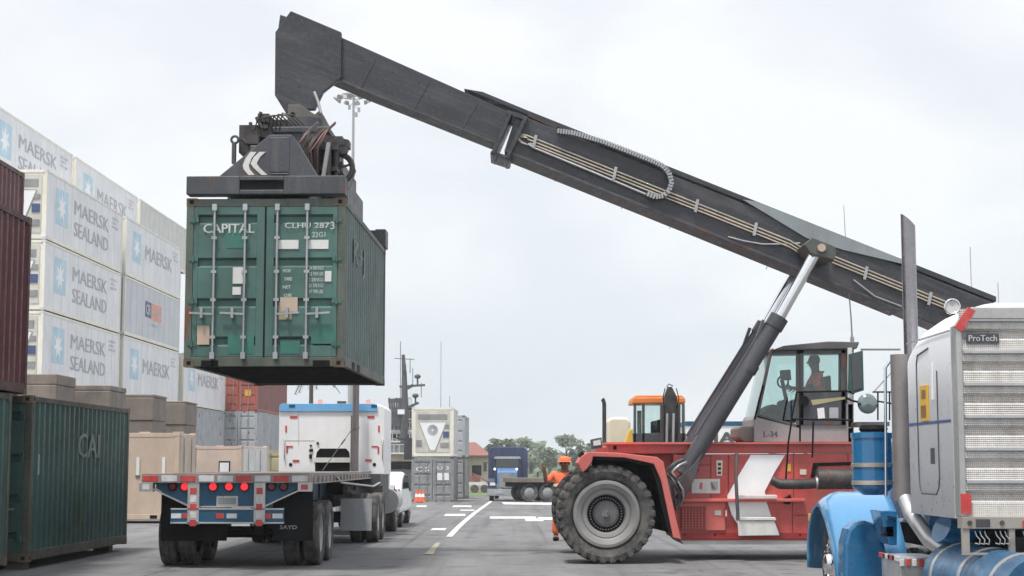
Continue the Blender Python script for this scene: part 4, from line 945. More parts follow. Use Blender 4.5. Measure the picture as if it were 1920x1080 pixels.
# near end beam with slot, far end beam, telescopic beams
def rbeam(S, y0, y1):
    z0, z1 = TZ+.05, TZ+.335
    xs = [-.40, -.34, .26, .32]
    S.box(-1.22, -.40, y0, y1, z0, z1); S.box(.28, 1.22, y0, y1, z0, z1); S.box(-.40, .28, y0, y1, z0, z0+.07); S.box(-.40, .28, y0, y1, z1-.07, z1)
    S.box(-.40, .28, y0+.03, y1, z0+.05, z1-.07, 1)
XF0 = SP.X
for a_, b_ in ((-.06, .22), (5.86, 6.14)):
    SP = MB(); SP.X = XF0; rbeam(SP, a_, b_); SP.build('spreader_end_beam', [M['slate'], M['black']], RS, bev=.012)
b = MB(); b.X = SP.X; b.box(-.62, -.22, .25, 5.8, TZ+.05, TZ+.30); b.box(.22, .62, .25, 5.8, TZ+.05, TZ+.30); b.box(-1.0, 1.0, 2.0, 4.2, TZ+.12, TZ+.62); b.box(1.05, 1.25, 5.75, 6.2, TZ+.0, TZ+.34)
b.build('spreader_beam', M['slate'], RS, bev=.015, each=True)
b = MB(); b.X = SP.X; yy = .02
b.prism([(-.76, TZ+.325), (-.05, TZ+.92), (.03, TZ+.99), (.38, TZ+.99), (.45, TZ+.90), (.79, TZ+.325)], 'y', yy, yy+.35)
b.box(.05, .35, yy-.012, yy+.01, TZ+.40, TZ+.95); b.box(.06, .34, yy-.025, yy+.0, TZ+.36, TZ+.385)
o = b.build('gooseneck_plate', M['slate'], RS, bev=.012)
b = MB(); b.X = SP.X
def arc(cx, w, lean):
    pts = [(cx+.115, .62), (cx+.04, .52), (cx+.0, .41), (cx+.015, .35), (cx+.09, .26)] if lean else [(cx+.135, .62), (cx+.05, .54), (cx+.0, .44), (cx+.05, .37), (cx+.17, .26)]
    q = [(x, TZ+.10+z*1.0) for x, z in pts]; r = [(x+w, z) for x, z in q][::-1]; return q+r
b.prism(arc(-.37, .095, True), 'y', yy-.012, yy-.003); b.prism(arc(-.25, .095, False), 'y', yy-.012, yy-.003); b.build('chevron_emblem', M['whited'], o)
b = MB(); b.X = SP.X
b.box(-.35, .35, .5, 2.4, TZ+.3, TZ+.92); b.box(-.9, .9, 2.1, 4.0, TZ+.62, TZ+.95); b.box(-.55, .30, 2.5, 3.9, TZ+.95, TZ+1.60); b.box(-.62, .62, 2.45, 3.95, TZ+1.52, TZ+1.62)
b.cyl((.05, 3.5, TZ+1.55), (.05, 3.5, TZ+1.95), .32, n=20)
b.build('rotator_box', M['slate'], RS, bev=.015)
random.seed(5); XF = SP.X
mach = MB(); mach.X = XF
for k in range(34):
    x = random.uniform(-.85, .80); y = random.uniform(1.9, 3.3); z = TZ+random.uniform(.95, 1.40); s = random.uniform(.05, .15)
    if k % 3 == 0: x = random.uniform(-.72, -.3); z = TZ+random.uniform(1.5, 1.72)
    mach.box(x, x+s*1.4, y, y+s*2, z, z+s)
    mach.cyl((x, y, z), (x+random.uniform(-.1, .1), y, z+random.uniform(.08, .2)), .03, n=8)
mach.box(-.88, -.45, 2.3, 3.2, TZ+1.15, TZ+1.62); mach.box(-.75, -.35, 2.2, 3.0, TZ+.9, TZ+1.3)
for k in range(6): x = .36+k*.095; mach.cyl((x, 1.5+.2*(k % 2), TZ+.28), (x, 1.5+.2*(k % 2), TZ+1.2), .048, n=8)
for z in (.4, .7, 1.05): mach.box(.33, .88, 1.55, 1.95, TZ+z, TZ+z+.07)
mach.prism([(.25, TZ+1.42), (.55, TZ+1.38), (1.02, TZ+1.28), (1.02, TZ+1.16), (.3, TZ+1.15)], 'y', 1.9, 2.2); mach.box(.35, .85, 2.0, 2.6, TZ+.95, TZ+1.32)
mach.build('valve_block', M['machine'], RS)
for k in range(16):
    b = MB(); b.X = XF
    x = random.uniform(.30, .72); z = TZ+random.uniform(1.28, 1.46)
    b.tube([(x+.12, 1.7, z+.08), (x+.05, 1.3, z-.12), (x-.12+random.uniform(-.1, .1), 1.25, z-.42), (x-.15, 1.5, z-.75)], .013, n=5)
    b.build('hydraulic_hose', (M['hose'], M['machine'], M['redside'], M['hose'])[k % 4], RS)
for k in range(7):
    b = MB(); b.X = XF; x = -.60+k*.07; b.tube([(x, 2.2, TZ+1.5), (x+.06, 2.1, TZ+1.66+.02*k), (x+.25, 2.1, TZ+1.74), (x+.42, 2.2, TZ+1.58)], .013, n=5)
    b.build('hydraulic_hose', M['hose'] if k % 2 else M['machine'], RS)
b = MB(); b.X = XF; b.tube([(1.06, 1.9, TZ+.95), (1.14, 1.9, TZ+.75), (1.12, 1.5, TZ+.45), (1.10, .8, TZ+.16)], .012, n=5); b.build('hydraulic_hose', M['machine'], RS)
b = MB(); b.X = XF; cc = (.84, 2.0, TZ+.82)
for r0 in (.25, .22): b.tube([(cc[0]+r0*cos(a), 2.0, cc[2]+r0*sin(a)) for a in [2*pi*k/24 for k in range(25)]], .034, n=6, caps=False)
for k in range(5): a = 2*pi*k/5+.3; b.bar((cc[0], 2.0, cc[2]), (cc[0]+.24*cos(a), 2.0, cc[2]+.24*sin(a)), .035, .035)
b.cyl((cc[0], 1.94, cc[2]), (cc[0], 2.06, cc[2]), .07, n=12); b.cyl((.93, 1.9, TZ+1.12), (.93, 2.0, TZ+1.12), .08, n=12)
b.build('hose_reel', M['machine'], RS)
b = MB(); b.X = XF; b.tube([(-.94+.06*cos(a), 2.25, TZ+1.36+.06*sin(a)) for a in [2*pi*k/12 for k in range(13)]], .022, n=6, caps=False); b.box(-.98, -.92, 2.2, 2.3, TZ+.95, TZ+1.30); b.build('lifting_eye', M['slate'], RS)
b = MB(); b.X = XF; b.prism([(.62, TZ+.3), (.68, TZ+.3), (.80, TZ+1.12), (.74, TZ+1.12)], 'y', 1.3, 1.36); b.build('slide_post', M['mgrey'], RS)

# ------------------------------------------------------------------ blue flatbed semi trailer on the left
TX0, TX1 = -5.85, -3.20; TY = 26.3; DZ = 1.475; TL = 11.6; TC = (TX0+TX1)/2
FT = thing('flatbed_trailer', 'empty flatbed trailer with blue rear frame and red lit tail lamps under the hanging container', 'trailer', (TC, 30, 0))
b = MB()
for i in range(12): x = TX0+.13+i*(TX1-TX0-.26)/12; b.box(x+.004, x+(TX1-TX0-.26)/12-.004, TY+.08, TY+TL, DZ-.045, DZ)
b.build('deck', M['wood'], FT)
for x0, x1 in ((TX0, TX0+.125), (TX1-.125, TX1)):
    b = MB(); b.box(x0, x1, TY+.06, TY+TL, DZ-.16, DZ+.012)
    xo = x0 if x0 == TX0 else x1
    for k in range(18): y = TY+.5+k*.6; b.box(min(xo, xo+(.03 if xo == TX1 else -.03)), max(xo, xo+(.03 if xo == TX1 else -.03)), y, y+.06, DZ-.14, DZ-.03)
    b.box(min(xo, xo+(.045 if xo == TX1 else -.045)), max(xo, xo+(.045 if xo == TX1 else -.045)), TY+.3, TY+TL-.2, DZ-.155, DZ-.135)
    b.build('side_rail', M['dusty'], FT, bev=.004)
b = MB(); b.box(TX0, TX1, TY-.02, TY+.08, DZ-.135, DZ+.015, 0)
segs = 9; w = (TX1-TX0)/segs
for i in range(segs): b.box(TX0+i*w+.02, TX0+(i+1)*w-.03, TY-.026, TY-.018, DZ-.115, DZ-.02, 1 if i in (0, 2, 5, 7) else 2)
b.build('rear_sill', [M['dusty'], M['tape_red'], M['tape_white']], FT, bev=.004)
for x in (TX0-.03, TX1-.18): b = MB(); b.box(x, x+.21, TY-.03, TY+.16, DZ-.27, DZ-.13); b.box(x+.05, x+.16, TY-.034, TY-.03, DZ-.24, DZ-.16, 1); b.build('corner_pocket', [M['alu'], M['whited'] if x < -5 else M['tape_red']], FT, bev=.006)
def zx(px, py, Y=TY): p = P(px, py, Y); return (p.x, p.z)
b = MB(); b.prism([zx(290, 903), zx(556, 903), zx(556, 916), zx(498, 949), zx(352, 949), zx(290, 916)], 'y', TY+.10, TY+.13); b.build('rear_panel', M['tblue'], FT)
b = MB()
for p, q in (((288, 917), (355, 949)), ((566, 917), (495, 950))): A = P(*p, TY+.06); B = P(*q, TY+.06); b.bar(A, B, .10, .022)
b.bar(P(352, 950, TY+.1), P(498, 950, TY+.1), .1, .02); b.build('panel_lip', M['alu'], FT)
for i, (px, on) in enumerate(((322, 0), (345, 1), (398, 1), (428, 1), (457, 1), (508, 0), (531, 0))):
    p = P(px, 912.5, TY); b = MB(); b.cyl(p + Vector((0, .10, 0)), p + Vector((0, .055, 0)), .072, n=18, m=1); b.cyl(p+Vector((0, .056, 0)), p+Vector((0, .035, 0)), .062, .05, n=18, m=0)
    b.build('tail_lamp', [M['lamp_on'] if on else M['lamp_off'], M['black']], FT)
for x in (352.5, 476.5):
    b = MB(); p = P(x, 905, TY); q = P(x+20, 983, TY); b.box(p.x, q.x, TY-.01, TY+.09, q.z, p.z)
    for k in range(5): z = p.z-.09-k*.125; b.box(p.x+.04, q.x-.04, TY-.014, TY-.009, z-.09, z+.01, 1 if k % 2 == 0 else 2)
    b.build('bumper_post', [M['alu'], M['tape_red'], M['tape_white']], FT, bev=.004)
b = MB(); p = P(320, 956, TY); q = P(532, 979, TY); b.box(p.x, q.x, TY+.0, TY+.06, q.z, p.z, 0); b.box(p.x, q.x, TY-.01, TY+.06, p.z-.0, p.z+.025, 1); b.box(p.x, q.x, TY-.01, TY+.06, q.z-.025, q.z, 1)
for a, c, m in ((321, 340, 2), (342, 351, 3), (405, 420, 3), (425, 444, 2), (498, 508, 3), (511, 530, 2)):
    A = P(a, 963, TY); B = P(c, 972, TY); b.box(A.x, B.x, TY-.006, TY+.001, B.z, A.z, m)
b.build('rear_bumper', [M['tblue'], M['alu'], M['tape_white'], M['tape_red']], FT, bev=.003)
b = MB(); p = P(406, 930, TY+.07); q = P(446, 949, TY+.07); b.box(p.x, q.x, TY+.07, TY+.09, q.z, p.z, 0); b.box(p.x+.03, q.x-.03, TY+.066, TY+.07, q.z+.03, p.z-.03, 1); b.build('number_plate', [M['alu'], M['shipgrey']], FT)
for a, c, t in ((303, 425, ''), (512, 586, 'SAYD')):
    b = MB(); p = P(a, 917, TY+.35); q = P(c, 1014, TY+.35); b.box(p.x, q.x, TY+.35, TY+.365, q.z, p.z, 0)
    if t: b.text(t, (p.x+.12, TY+.346, q.z+.185), (1, 0, 0), (0, 0, 1), .27, .06, 1, bold=.02)
    b.build('mud_flap', [M['black'], M['lgrey']], FT, bev=.003)
b = MB()
for x in (TC-.5, TC+.5): b.box(x-.07, x+.07, TY+.13, TY+TL-.2, DZ-.55, DZ-.05)
for k in range(14): b.box(TX0+.1, TX1-.1, TY+.3+k*.8, TY+.38+k*.8, DZ-.15, DZ-.05)
b.build('chassis_frame', M['tblue'], FT, each=True)
for y in (27.35, 28.65):
    truck_wheel(FT, (TX1-.04, y, .51), R=.51, w=.27, out=1, dual=True, rimm=M['lgrey']); truck_wheel(FT, (TX0+.29, y, .51), R=.51, w=.27, out=-1, dual=True, rimm=M['lgrey'])
    b = MB(); b.cyl((TX0+.3, y, .51), (TX1-.3, y, .51), .07, n=10); b.box(TX0+.8, TX0+.95, y-.5, y+.5, .5, .9); b.box(TX1-.95, TX1-.8, y-.5, y+.5, .5, .9); b.build('axle', M['black'], FT)
for x in (TC-.55, TC+.55): b = MB(); b.box(x-.06, x+.06, 34.0, 34.12, .35, DZ-.1); b.box(x-.14, x+.14, 33.95, 34.17, .32, .36); b.build('landing_leg', M['slate'], FT)
b = MB(); b.tube([P(630, 893, 30), P(640, 905, 31), P(700, 912, 34), P(712, 905, 35.2)], .02, n=6); b.build('air_hose', M['steel'], FT)

# ------------------------------------------------------------------ white sleeper tractor in front of it
TR = thing('truck_tractor', 'white sleeper cab tractor with light blue roof fairing coupled to the blue flatbed trailer', 'truck', (-4.13, 39, 0))
SY = 38.25; X0, X1 = -5.37, -2.93; ZT = 3.02
def rounded(x0, x1, z0, z1, r, n=6):
    pts = [(x0, z0), (x1, z0)]
    for k in range(n+1): a = pi/2*k/n; pts.append((x1-r+r*cos(a), z1-r+r*sin(a)))
    for k in range(n+1): a = pi/2+pi/2*k/n; pts.append((x0+r+r*cos(a), z1-r+r*sin(a)))
    return pts
b = MB(); b.prism(rounded(X0, X1, 1.40, ZT-.03, .10), 'y', SY, SY+2.0); b.build('sleeper_body', M['white'], TR, bev=.02)
b = MB(); b.prism(rounded(X0+.0, X1-.18, ZT-.17, ZT+.01, .09), 'y', SY-.04, SY+.25, 0)
for a in (542, 696): p = P(a, 760, SY-.04); b.box(p.x, p.x+.14, SY-.05, SY-.035, p.z-.05, p.z+.02, 1)
b.build('roof_fairing', [paint('pale_blue', (.16, .42, .72), .3, var=.05, dirt=.1), M['tblue']], TR, bev=.02)
b = MB(); b.prism(rounded(X0+.1, X1-.02, ZT-.2, ZT+.02, .2), 'y', SY+.3, SY+1.9, 0); b.build('roof', M['white'], TR)
b = MB(); b.prism(rounded(X0+.12, X1-.12, .95, 2.5, .25), 'y', SY+2.0, SY+3.5); b.build('cab', M['white'], TR, bev=.03)
b = MB(); b.box(X0+.12, X1-.05, SY+.1, SY+2.0, .95, 1.40); b.box(X1-.5, X1-.02, 37.3, 38.2, 1.15, 1.42); b.build('cab_skirt', M['shipdark'], TR, each=True)
b = MB(); b.prism([(SY+3.4, .8), (SY+5.3, .8), (SY+5.3, 1.5), (SY+3.4, 1.85)], 'x', X0+.45, X1-.45); b.build('hood', M['white'], TR, bev=.08)
b = MB(); b.prism([(SY+3.42, 1.85), (SY+3.46, 1.85), (SY+3.3, 2.45), (SY+3.26, 2.45)], 'x', X0+.3, X1-.3); b.build('windscreen', M['glassd'], TR)
def xz(px, py): p = P(px, py, SY); return (p.x, p.z)
b = MB(); b.prism([xz(592, 858), xz(656, 858), xz(655, 848), xz(649, 841), xz(600, 841), xz(594, 848)], 'y', SY-.006, SY+.002, 0); b.prism([xz(591, 867), xz(656, 867), xz(656, 886), xz(591, 886)], 'y', SY-.006, SY+.002, 0); b.prism([xz(589, 858), xz(658, 858), xz(658, 867), xz(589, 867)], 'y', SY-.05, SY+.002, 1); b.build('rear_window', [M['black'], M['whited']], TR)
b = MB()
for a_ in ((560, 772, 560, 836), (690, 772, 690, 880), (531, 826, 590, 826)): b.bar(P(a_[0], a_[1], SY-.002), P(a_[2], a_[3], SY-.002), .008, .008)
b.build('panel_seam', M['lgrey'], TR, each=True)
for hx_ in (533, 717): b = MB(); b.tube([P(hx_, 822, SY), P(hx_, 822, SY-.05), P(hx_, 860, SY-.05), P(hx_, 860, SY)], .012, n=6); b.build('grab_handle', M['steel'], TR)
for (x, y, w, h) in ((544, 780, 14, 4), (689, 780, 13, 4), (535, 798, 3, 12), (709, 798, 3, 12), (537, 837, 3, 12), (537, 836, 12, 2.5), (708, 838, 3, 12), (697, 836, 12, 2.5), (549, 862, 12, 4), (685, 861, 12, 4)):
    b = MB(); b.prism([xz(x, y), xz(x+w, y), xz(x+w, y+h), xz(x, y+h)], 'y', SY-.012, SY-.001); b.build('red_marker', M['tape_red'], TR)
b = MB()
for x, y in ((545, 871), (702, 871)): p = P(x, y, SY); b.cyl(p, p+Vector((0, -.01, 0)), .04, n=12)
for x, y, w, h in ((581, 834, 4, 3), (594, 829, 4, 4), (580, 842, 7, 5), (580, 852, 5, 8)): b.prism([xz(x, y), xz(x+w, y), xz(x+w, y+h), xz(x, y+h)], 'y', SY-.03, SY-.001)
b.build('rear_fitting', M['black'], TR, each=True)
p = P(666, 885, 37.9); b = MB(); b.cyl((p.x, 37.9, 1.05), (p.x, 37.9, 3.62), .075, n=18); b.cyl((p.x, 37.9, 2.45), (p.x, 37.9, 2.5), .088, n=18); b.bar((p.x-.09, 37.93, 1.1), (p.x-.09, 37.93, 2.75), .04, .05); b.build('exhaust_stack', paint('dull_stack', (.22, .20, .20), .4, .6, var=.15, dirt=.5), TR)
b = MB(); A = P(660, 805, 37.6); B = P(605, 882, 36.6); b.tube([A, B], .010, n=6); A2 = A.lerp(B, .25); b.cyl(A2, A.lerp(B, .36), .022, n=6); b.build('support_cable', M['slate'], TR)
for sx, x in ((1, X1), (-1, X0)):
    b = MB(); xx = x-sx*.12
    b.cyl((xx, SY+2.2, .75), (xx, SY+3.8, .75), .30, n=22); b.build('fuel_tank', M['alu'], TR)
    for y in (35.35, 36.65): truck_wheel(TR, (x-sx*.02, y, .51), R=.51, w=.27, out=sx, dual=True, rimm=M['alu'])
    truck_wheel(TR, (x-sx*.05, 41.1, .51), R=.52, w=.28, out=sx, rimm=M['steel'])
    b = MB(); a0 = [(.62*cos(a), .62*sin(a)) for a in [pi*k/10 for k in range(11)]]; pts = [(41.1+u, .52+v) for u, v in a0] + [(41.1+u*.92, .52+v*.92) for u, v in a0[::-1]]
    b.prism(pts, 'x', min(x-sx*.4, x+sx*.03), max(x-sx*.4, x+sx*.03)); b.build('front_fender', M['white'], TR)
    b = MB(); b.box(min(x+sx*.02, x-sx*.62), max(x+sx*.02, x-sx*.62), 34.55, 34.57, .27, .93); b.build('mud_flap', M['lgrey'] if sx > 0 else M['lgrey'], TR)
    b = MB(); b.tube([(x+sx*.02, SY+3.4, 2.3), (x+sx*.3, SY+3.5, 2.25)], .02, n=6); b.box(min(x+sx*.22, x+sx*.42), max(x+sx*.22, x+sx*.42), SY+3.42, SY+3.5, 1.75, 2.3); b.build('side_mirror', M['slate'], TR)
b = MB()
for x in (-4.55, -3.8): b.box(x, x+.1, 34.6, 42, .75, 1.0)
b.box(-4.7, -3.6, 35.5, 36.5, 1.0, 1.25); b.cyl((X0+.2, 35.35, .51), (X1-.2, 35.35, .51), .1, n=10); b.cyl((X0+.2, 36.65, .51), (X1-.2, 36.65, .51), .1, n=10); b.build('chassis_frame', M['black'], TR, each=True)
for px in (600, 690):
    b = MB(); p = P(px, 753, SY+.9); b.cyl((p.x, SY+.9, ZT-.03), (p.x, SY+.9, ZT+.14), .07, .05, n=12); b.build('beacon', paint('pale_red_lens', (.72, .30, .26), .3, var=.05, dirt=.1), TR)
b = MB(); p = P(633, 752, SY+.9); b.box(p.x, p.x+.2, SY+.8, SY+1, ZT-.03, ZT+.1); b.build('roof_vent', M['machine'], TR)

# white car ahead of it
CR = thing('parked_car', 'small white car half hidden in front of the white tractor', 'car', (-3.72, 45.3, 0))
b = MB(); yA, yB = 43.1, 47.6
prof = [(yA, .38), (yB, .36), (yB+.02, .62), (yB-.15, .80), (yB-1.15, .95), (yB-1.9, 1.36), (yB-3.3, 1.44), (yA+.45, 1.30), (yA+.10, .98), (yA-.04, .70)]
b.prism(prof, 'x', -4.57, -2.87); b.build('car_body', M['white'], CR, bev=.07)
b = MB(); b.prism([(yA+.5, 1.0), (yB-1.25, .98), (yB-1.92, 1.31), (yB-3.2, 1.38), (yA+.65, 1.24)], 'x', -4.58, -2.86); b.build('side_windows', M['glassd'], CR)
for x in (-4.5, -3.02): b = MB(); b.box(x-.06, x+.12, yA-.0, yA+.10, .80, 1.0); b.build('tail_light', M['tape_red'], CR)
for x, s in ((-2.98, 1), (-4.46, -1)):
    for y in (43.95, 46.8): truck_wheel(CR, (x, y, .33), R=.33, w=.2, out=s, rimm=M['steel'], n=20)
b = MB(); b.box(-4.5, -2.95, yA-.08, yA+.02, .35, .6); b.build('rear_bumper', M['white'], CR, bev=.03)

# ------------------------------------------------------------------ blue and white tractor at the right edge
RT = thing('truck_tractor', 'blue and white tractor with diamond plate headboard and tall exhaust stack at the right edge', 'truck', (4.95, 16.5, 0))
RY = 14.15; rx0 = 3.76; rx1 = 6.20; SY1 = 16.0
zt = P(1800, 568, RY).z; zb = P(1790, 972, RY).z
def arch(x0, x1, z0, z1, r, n=8):
    pts = [(x0, z0), (x1, z0)]
    for k in range(n+1): a = pi/2*k/n; pts.append((x1-r+r*cos(a), z1-r*.72+r*.72*sin(a)))
    for k in range(n+1): a = pi/2+pi/2*k/n; pts.append((x0+r+r*cos(a), z1-r*.72+r*.72*sin(a)))
    return pts
# sleeper: rounded roof edge and a slightly curved side
b = MB(); n = 10; rows = []
secs = [(RY, 0, 0), (RY+.25, 0, 0), (RY+.8, 0, .01), (RY+1.25, .0, .05), (RY+1.6, .01, .15), (RY+1.75, .05, .24), (SY1, .13, .36)]
ring = []
for (y, ins, drop) in secs:
    pts = arch(rx0+ins, rx1-ins, zb, zt-drop, .42, n); ring.append([(x, y, z) for x, z in pts])
K = len(ring[0])
for i in range(len(ring)-1): b._add(ring[i]+ring[i+1], [(k, (k+1) % K, K+(k+1) % K, K+k) for k in range(K)], 0, True)
b._add(ring[0], [list(range(K))]); b._add(ring[-1], [list(range(K))])
sl_ = b.build('sleeper_body', M['rtwhite'] if 'rtwhite' in M else paint('sleeper_white', (.86, .87, .89), .35, var=.02, dirt=.06, dcol=(.55, .53, .52)), RT)
b = MB(); 
# door outline, seam lines, stripe, handle on the left side
X = rx0-.004
def side(pts, m, d=.004): b.prism([(y, z) for y, z in pts], 'x', X-d, X+.01, m)
def ys(px): return 3100*rx0/(px-960)*1.0
def sz(py, y): return at(1700, py, y).z
yA, yB = 15.35, 14.62
lw = .010
for (p, q) in (((yA, 1.55), (yA, 2.55)), ((yB+.12, 1.36), (yA-.08, 1.36)), ((yB, 1.50), (yB, 2.45))):
    b.bar((X, p[0], p[1]), (X, q[0], q[1]), lw, lw, 0, up=(1, 0, 0))
b.tube([(X, yB, 1.52), (X, yB+.03, 1.42), (X, yB+.12, 1.36)], .006, n=5, m=0); b.tube([(X, yA, 2.55), (X, yA-.05, 2.63), (X, yA-.45, 2.67)], .007, n=5, m=0); b.tube([(X, yA-.08, 1.36), (X, yA-.02, 1.42), (X, yA, 1.55)], .006, n=5)
b.build('door_seam', M['slate'], sl_)
b = MB(); b.box(X-.003, X+.004, RY+.05, SY1-.28, 1.985, 2.01); b.build('blue_stripe', M['navy'], sl_)
b = MB(); b.box(X-.004, X+.004, RY+.0, SY1-.3, 2.76, 2.775); b.build('roof_seam', M['lgrey'], sl_)
b = MB(); b.box(X-.02, X+.004, 14.78, 14.84, 1.63, 1.77); b.build('door_handle', M['shipdark'], sl_)
b = MB(); b.box(X-.008, X+.002, 14.93, 15.22, 2.02, 2.34, 0); b.box(X-.010, X-.006, 15.0, 15.15, 2.22, 2.30, 1); b.box(X-.010, X-.006, 15.0, 15.18, 2.05, 2.16, 1); b.build('warning_sign', [M['amber'], paint('brown_print', (.25, .13, .03), .6, var=.2, dirt=.3)], sl_)
b = MB(); b.box(X-.012, X+.002, 14.75, 14.80, 2.2, 2.52); b.build('door_edge', M['white'], sl_)
# headboard
HX0 = rx0+.03; HX1 = rx1-.02; hz1 = P(1800, 580, RY-.1).z; hz0 = P(1800, 968, RY-.1).z; hy = RY-.16
b = MB(); prof = []
n = 7; H = hz1-hz0
fr = [(hz0, 0)]; N_ = 6
for k in range(N_):
    z = hz0 + H*(k+.62)/ (N_+.4); fr += [(z-.055, 0), (z-.028, .045), (z+.012, .045), (z+.045, 0)]
fr.append((hz1, 0))
b.prism([(hy+.07, hz1), (hy+.07, hz0)] + [(hy+d, z) for z, d in fr], 'x', HX0+.02, HX1); hb = b.build('headboard', M['diamond'], RT)
b = MB()
for k in range(N_):
    z = hz0 + H*(k+.62)/(N_+.4) + .12; b.box(HX0+.03, HX1, hy-.022, hy-.0005, z-.018, z+.018)
b.build('headboard_rib', M['alu'], hb, bev=.006, each=True)
b = MB(); b.box(HX0-.03, HX0+.02, hy-.02, RY, hz0, hz1-.14); b.box(HX0+.10, HX1, hy-.03, RY, hz1-.09, hz1+.01); b.build('headboard_frame', M['rtgrey'] if 'rtgrey' in M else paint('frame_silver', (.46, .455, .45), .4, .5, var=.1, dirt=.3), hb, bev=.008, each=True)
b = MB(); b.prism([(HX0-.04, hz1-.16), (HX0+.02, hz1-.20), (HX0+.14, hz1-.02), (HX0+.08, hz1+.01)], 'y', hy-.035, hy-.0, 0); b.build('red_corner_tape', M['tape_red'], hb)
b = MB(); b.box(HX0-.03, HX0+.06, hy-.028, hy-.02, hz0+.02, hz0+.19); b.build('red_side_reflector', M['tape_red'], hb)
p = P(1783, 576, hy); b = MB(); b.lathe([(.001, .03), (.045, .02), (.066, -.02), (.07, -.05), (.062, -.055), (.05, -.045), (.001, -.04)], (p.x, hy, p.z), 'y', 24, 0, seg_m=[1, 1, 1, 1, 0, 0]); b.build('work_lamp', [M['lens'], M['chrome']], hb)
b = MB(); A = P(1812, 625, hy-.02); B = P(1874, 644, hy-.02); b.box(A.x, B.x, hy-.012, hy-.002, B.z, A.z, 0); b.text('ProTech', (A.x+.02, hy-.013, B.z+.02), (1, 0, 0), (0, 0, 1), B.x-A.x-.04, (A.z-B.z)*.6, 1, bold=.03); b.build('name_badge', [M['slate'], M['alu']], hb)
# tray under the headboard with chain hooks
b = MB(); b.box(HX0-.03, HX1, hy-.06, hy+.1, hz0-.10, hz0-.002, 0); b.box(HX0-.03, HX0+.03, hy-.05, hy-.0, hz0-.30, hz0-.10, 0); b.box(HX0+.36, HX0+.41, hy-.05, hy, hz0-.30, hz0-.1, 0); b.box(HX0-.03, HX0+.41, hy-.05, hy, hz0-.32, hz0-.30, 0)
for x, m in ((HX0+.03, 1), (HX0+.3, 1), (HX0+.62, 1)): b.cyl((x, hy-.07, hz0-.05), (x, hy-.06, hz0-.05), .02, n=12, m=1)
b.box(HX0+.08, HX0+.2, hy-.065, hy-.06, hz0-.085, hz0-.02, 2); b.box(HX0+.47, HX0+.54, hy-.068, hy-.06, hz0-.09, hz0-.03, 3); b.build('hook_tray', [M['frame_beige'] if 'frame_beige' in M else paint('dusty_silver', (.40, .37, .33), .55, .3, var=.15, dirt=.5, dcol=(.25, .2, .15)), M['casting'], M['slate'], M['tape_red']], hb, bev=.003, each=True)
for k, x in enumerate((.08, .12, .16, .25, .29, .33, .48, .55)):
    b = MB(); X_ = HX0+x; b.tube([(X_, hy-.03, hz0-.12), (X_+.01, hy-.04, hz0-.16), (X_+.035, hy-.05, hz0-.19), (X_+.03, hy-.05, hz0-.23), (X_-.005, hy-.04, hz0-.22)], .006, n=5); b.build('chain_hook', M['steel'], hb)
# exhaust: guard and stack
b = MB(); ex = P(1688, 665, 16.25); b.cyl((ex.x, 16.25, P(1688, 938, 16.25).z), (ex.x, 16.25, ex.z), .098, n=24); b.build('exhaust_guard', M['perf'], RT)
b = MB(); zz0 = ex.z-.1; st = P(1702, 405, 16.25); b.cyl((st.x, 16.25, zz0), (st.x, 16.25, st.z-.10), .070, n=24, caps=False)
n = 24; lo = [(st.x+.07*cos(2*pi*k/n), 16.25+.07*sin(2*pi*k/n), st.z-.10) for k in range(n)]; hi = [(x-.0, y, st.z - .06*(1+cos(2*pi*k/n))*1.1 + .02) for k, (x, y, z) in enumerate(lo)]
b._add(lo+hi, [(k, (k+1) % n, n+(k+1) % n, n+k) for k in range(n)], 0, True); b._add([(st.x+(x-st.x)*.93, 16.25+(y-16.25)*.93, z-.003) for x, y, z in hi], [list(range(n))], 1)
b.build('exhaust_stack', [M['stack'], M['black']], RT)
b = MB(); b.tube([(ex.x, 16.25, P(1688, 938, 16.25).z+.05), (ex.x+.02, 16.05, 1.15), (ex.x+.10, 15.7, .92), (ex.x+.28, 15.4, .75)], .075, n=14); b.build('exhaust_elbow', M['alu'], RT)
# cab in front of the sleeper, hood
b = MB(); b.prism(arch(rx0+.40, rx1-.40, 1.0, 2.75, .35), 'y', SY1+.02, 17.35); b.build('cab', M['mblue'], RT, bev=.02)
b = MB(); b.prism([(17.3, 1.0), (19.4, .95), (19.45, 1.65), (17.3, 1.95)], 'x', rx0+.62, rx1-.62); b.build('hood', M['sky_blue'], RT, bev=.06)
for k_ in ('sky_blue', 'mblue'): M[k_].node_tree.nodes['Principled BSDF'].inputs['Coat Weight'].default_value = .7; M[k_].node_tree.nodes['Principled BSDF'].inputs['Coat Roughness'].default_value = .06
# air cleaner canister
p = P(1634, 812, 17.2); q = P(1634, 928, 17.2); b = MB(); cx = p.x
b.lathe([(.001, 0), (.10, 0), (.19, .06), (.205, .08), (.205, p.z-q.z-.06), (.215, p.z-q.z-.05), (.215, p.z-q.z), (.16, p.z-q.z+.01), (.001, p.z-q.z+.01)], (cx, 17.2, q.z), 'z', 32, 0); ac = b.build('air_cleaner', M['mblue'], RT)
for zz in (P(0, 872, 17.2).z, P(0, 905, 17.2).z):
    b = MB(); b.lathe([(.207, -.022), (.215, -.02), (.215, .02), (.207, .022)], (cx, 17.2, zz), 'z', 32); b.build('strap', M['pipe'], ac)
b = MB(); b.lathe([(.13, 0), (.15, .03), (.13, .07), (.001, .08)], (cx+.02, 17.2, p.z+.01), 'z', 20); b.build('cap', M['black'], ac)
rail2 = MB(); rail2.tube([P(1661, 930, 16.9), P(1660, 690, 16.9), P(1668, 678, 16.9)], .016, n=8); rail2.build('grab_handle', M['chrome'], RT)
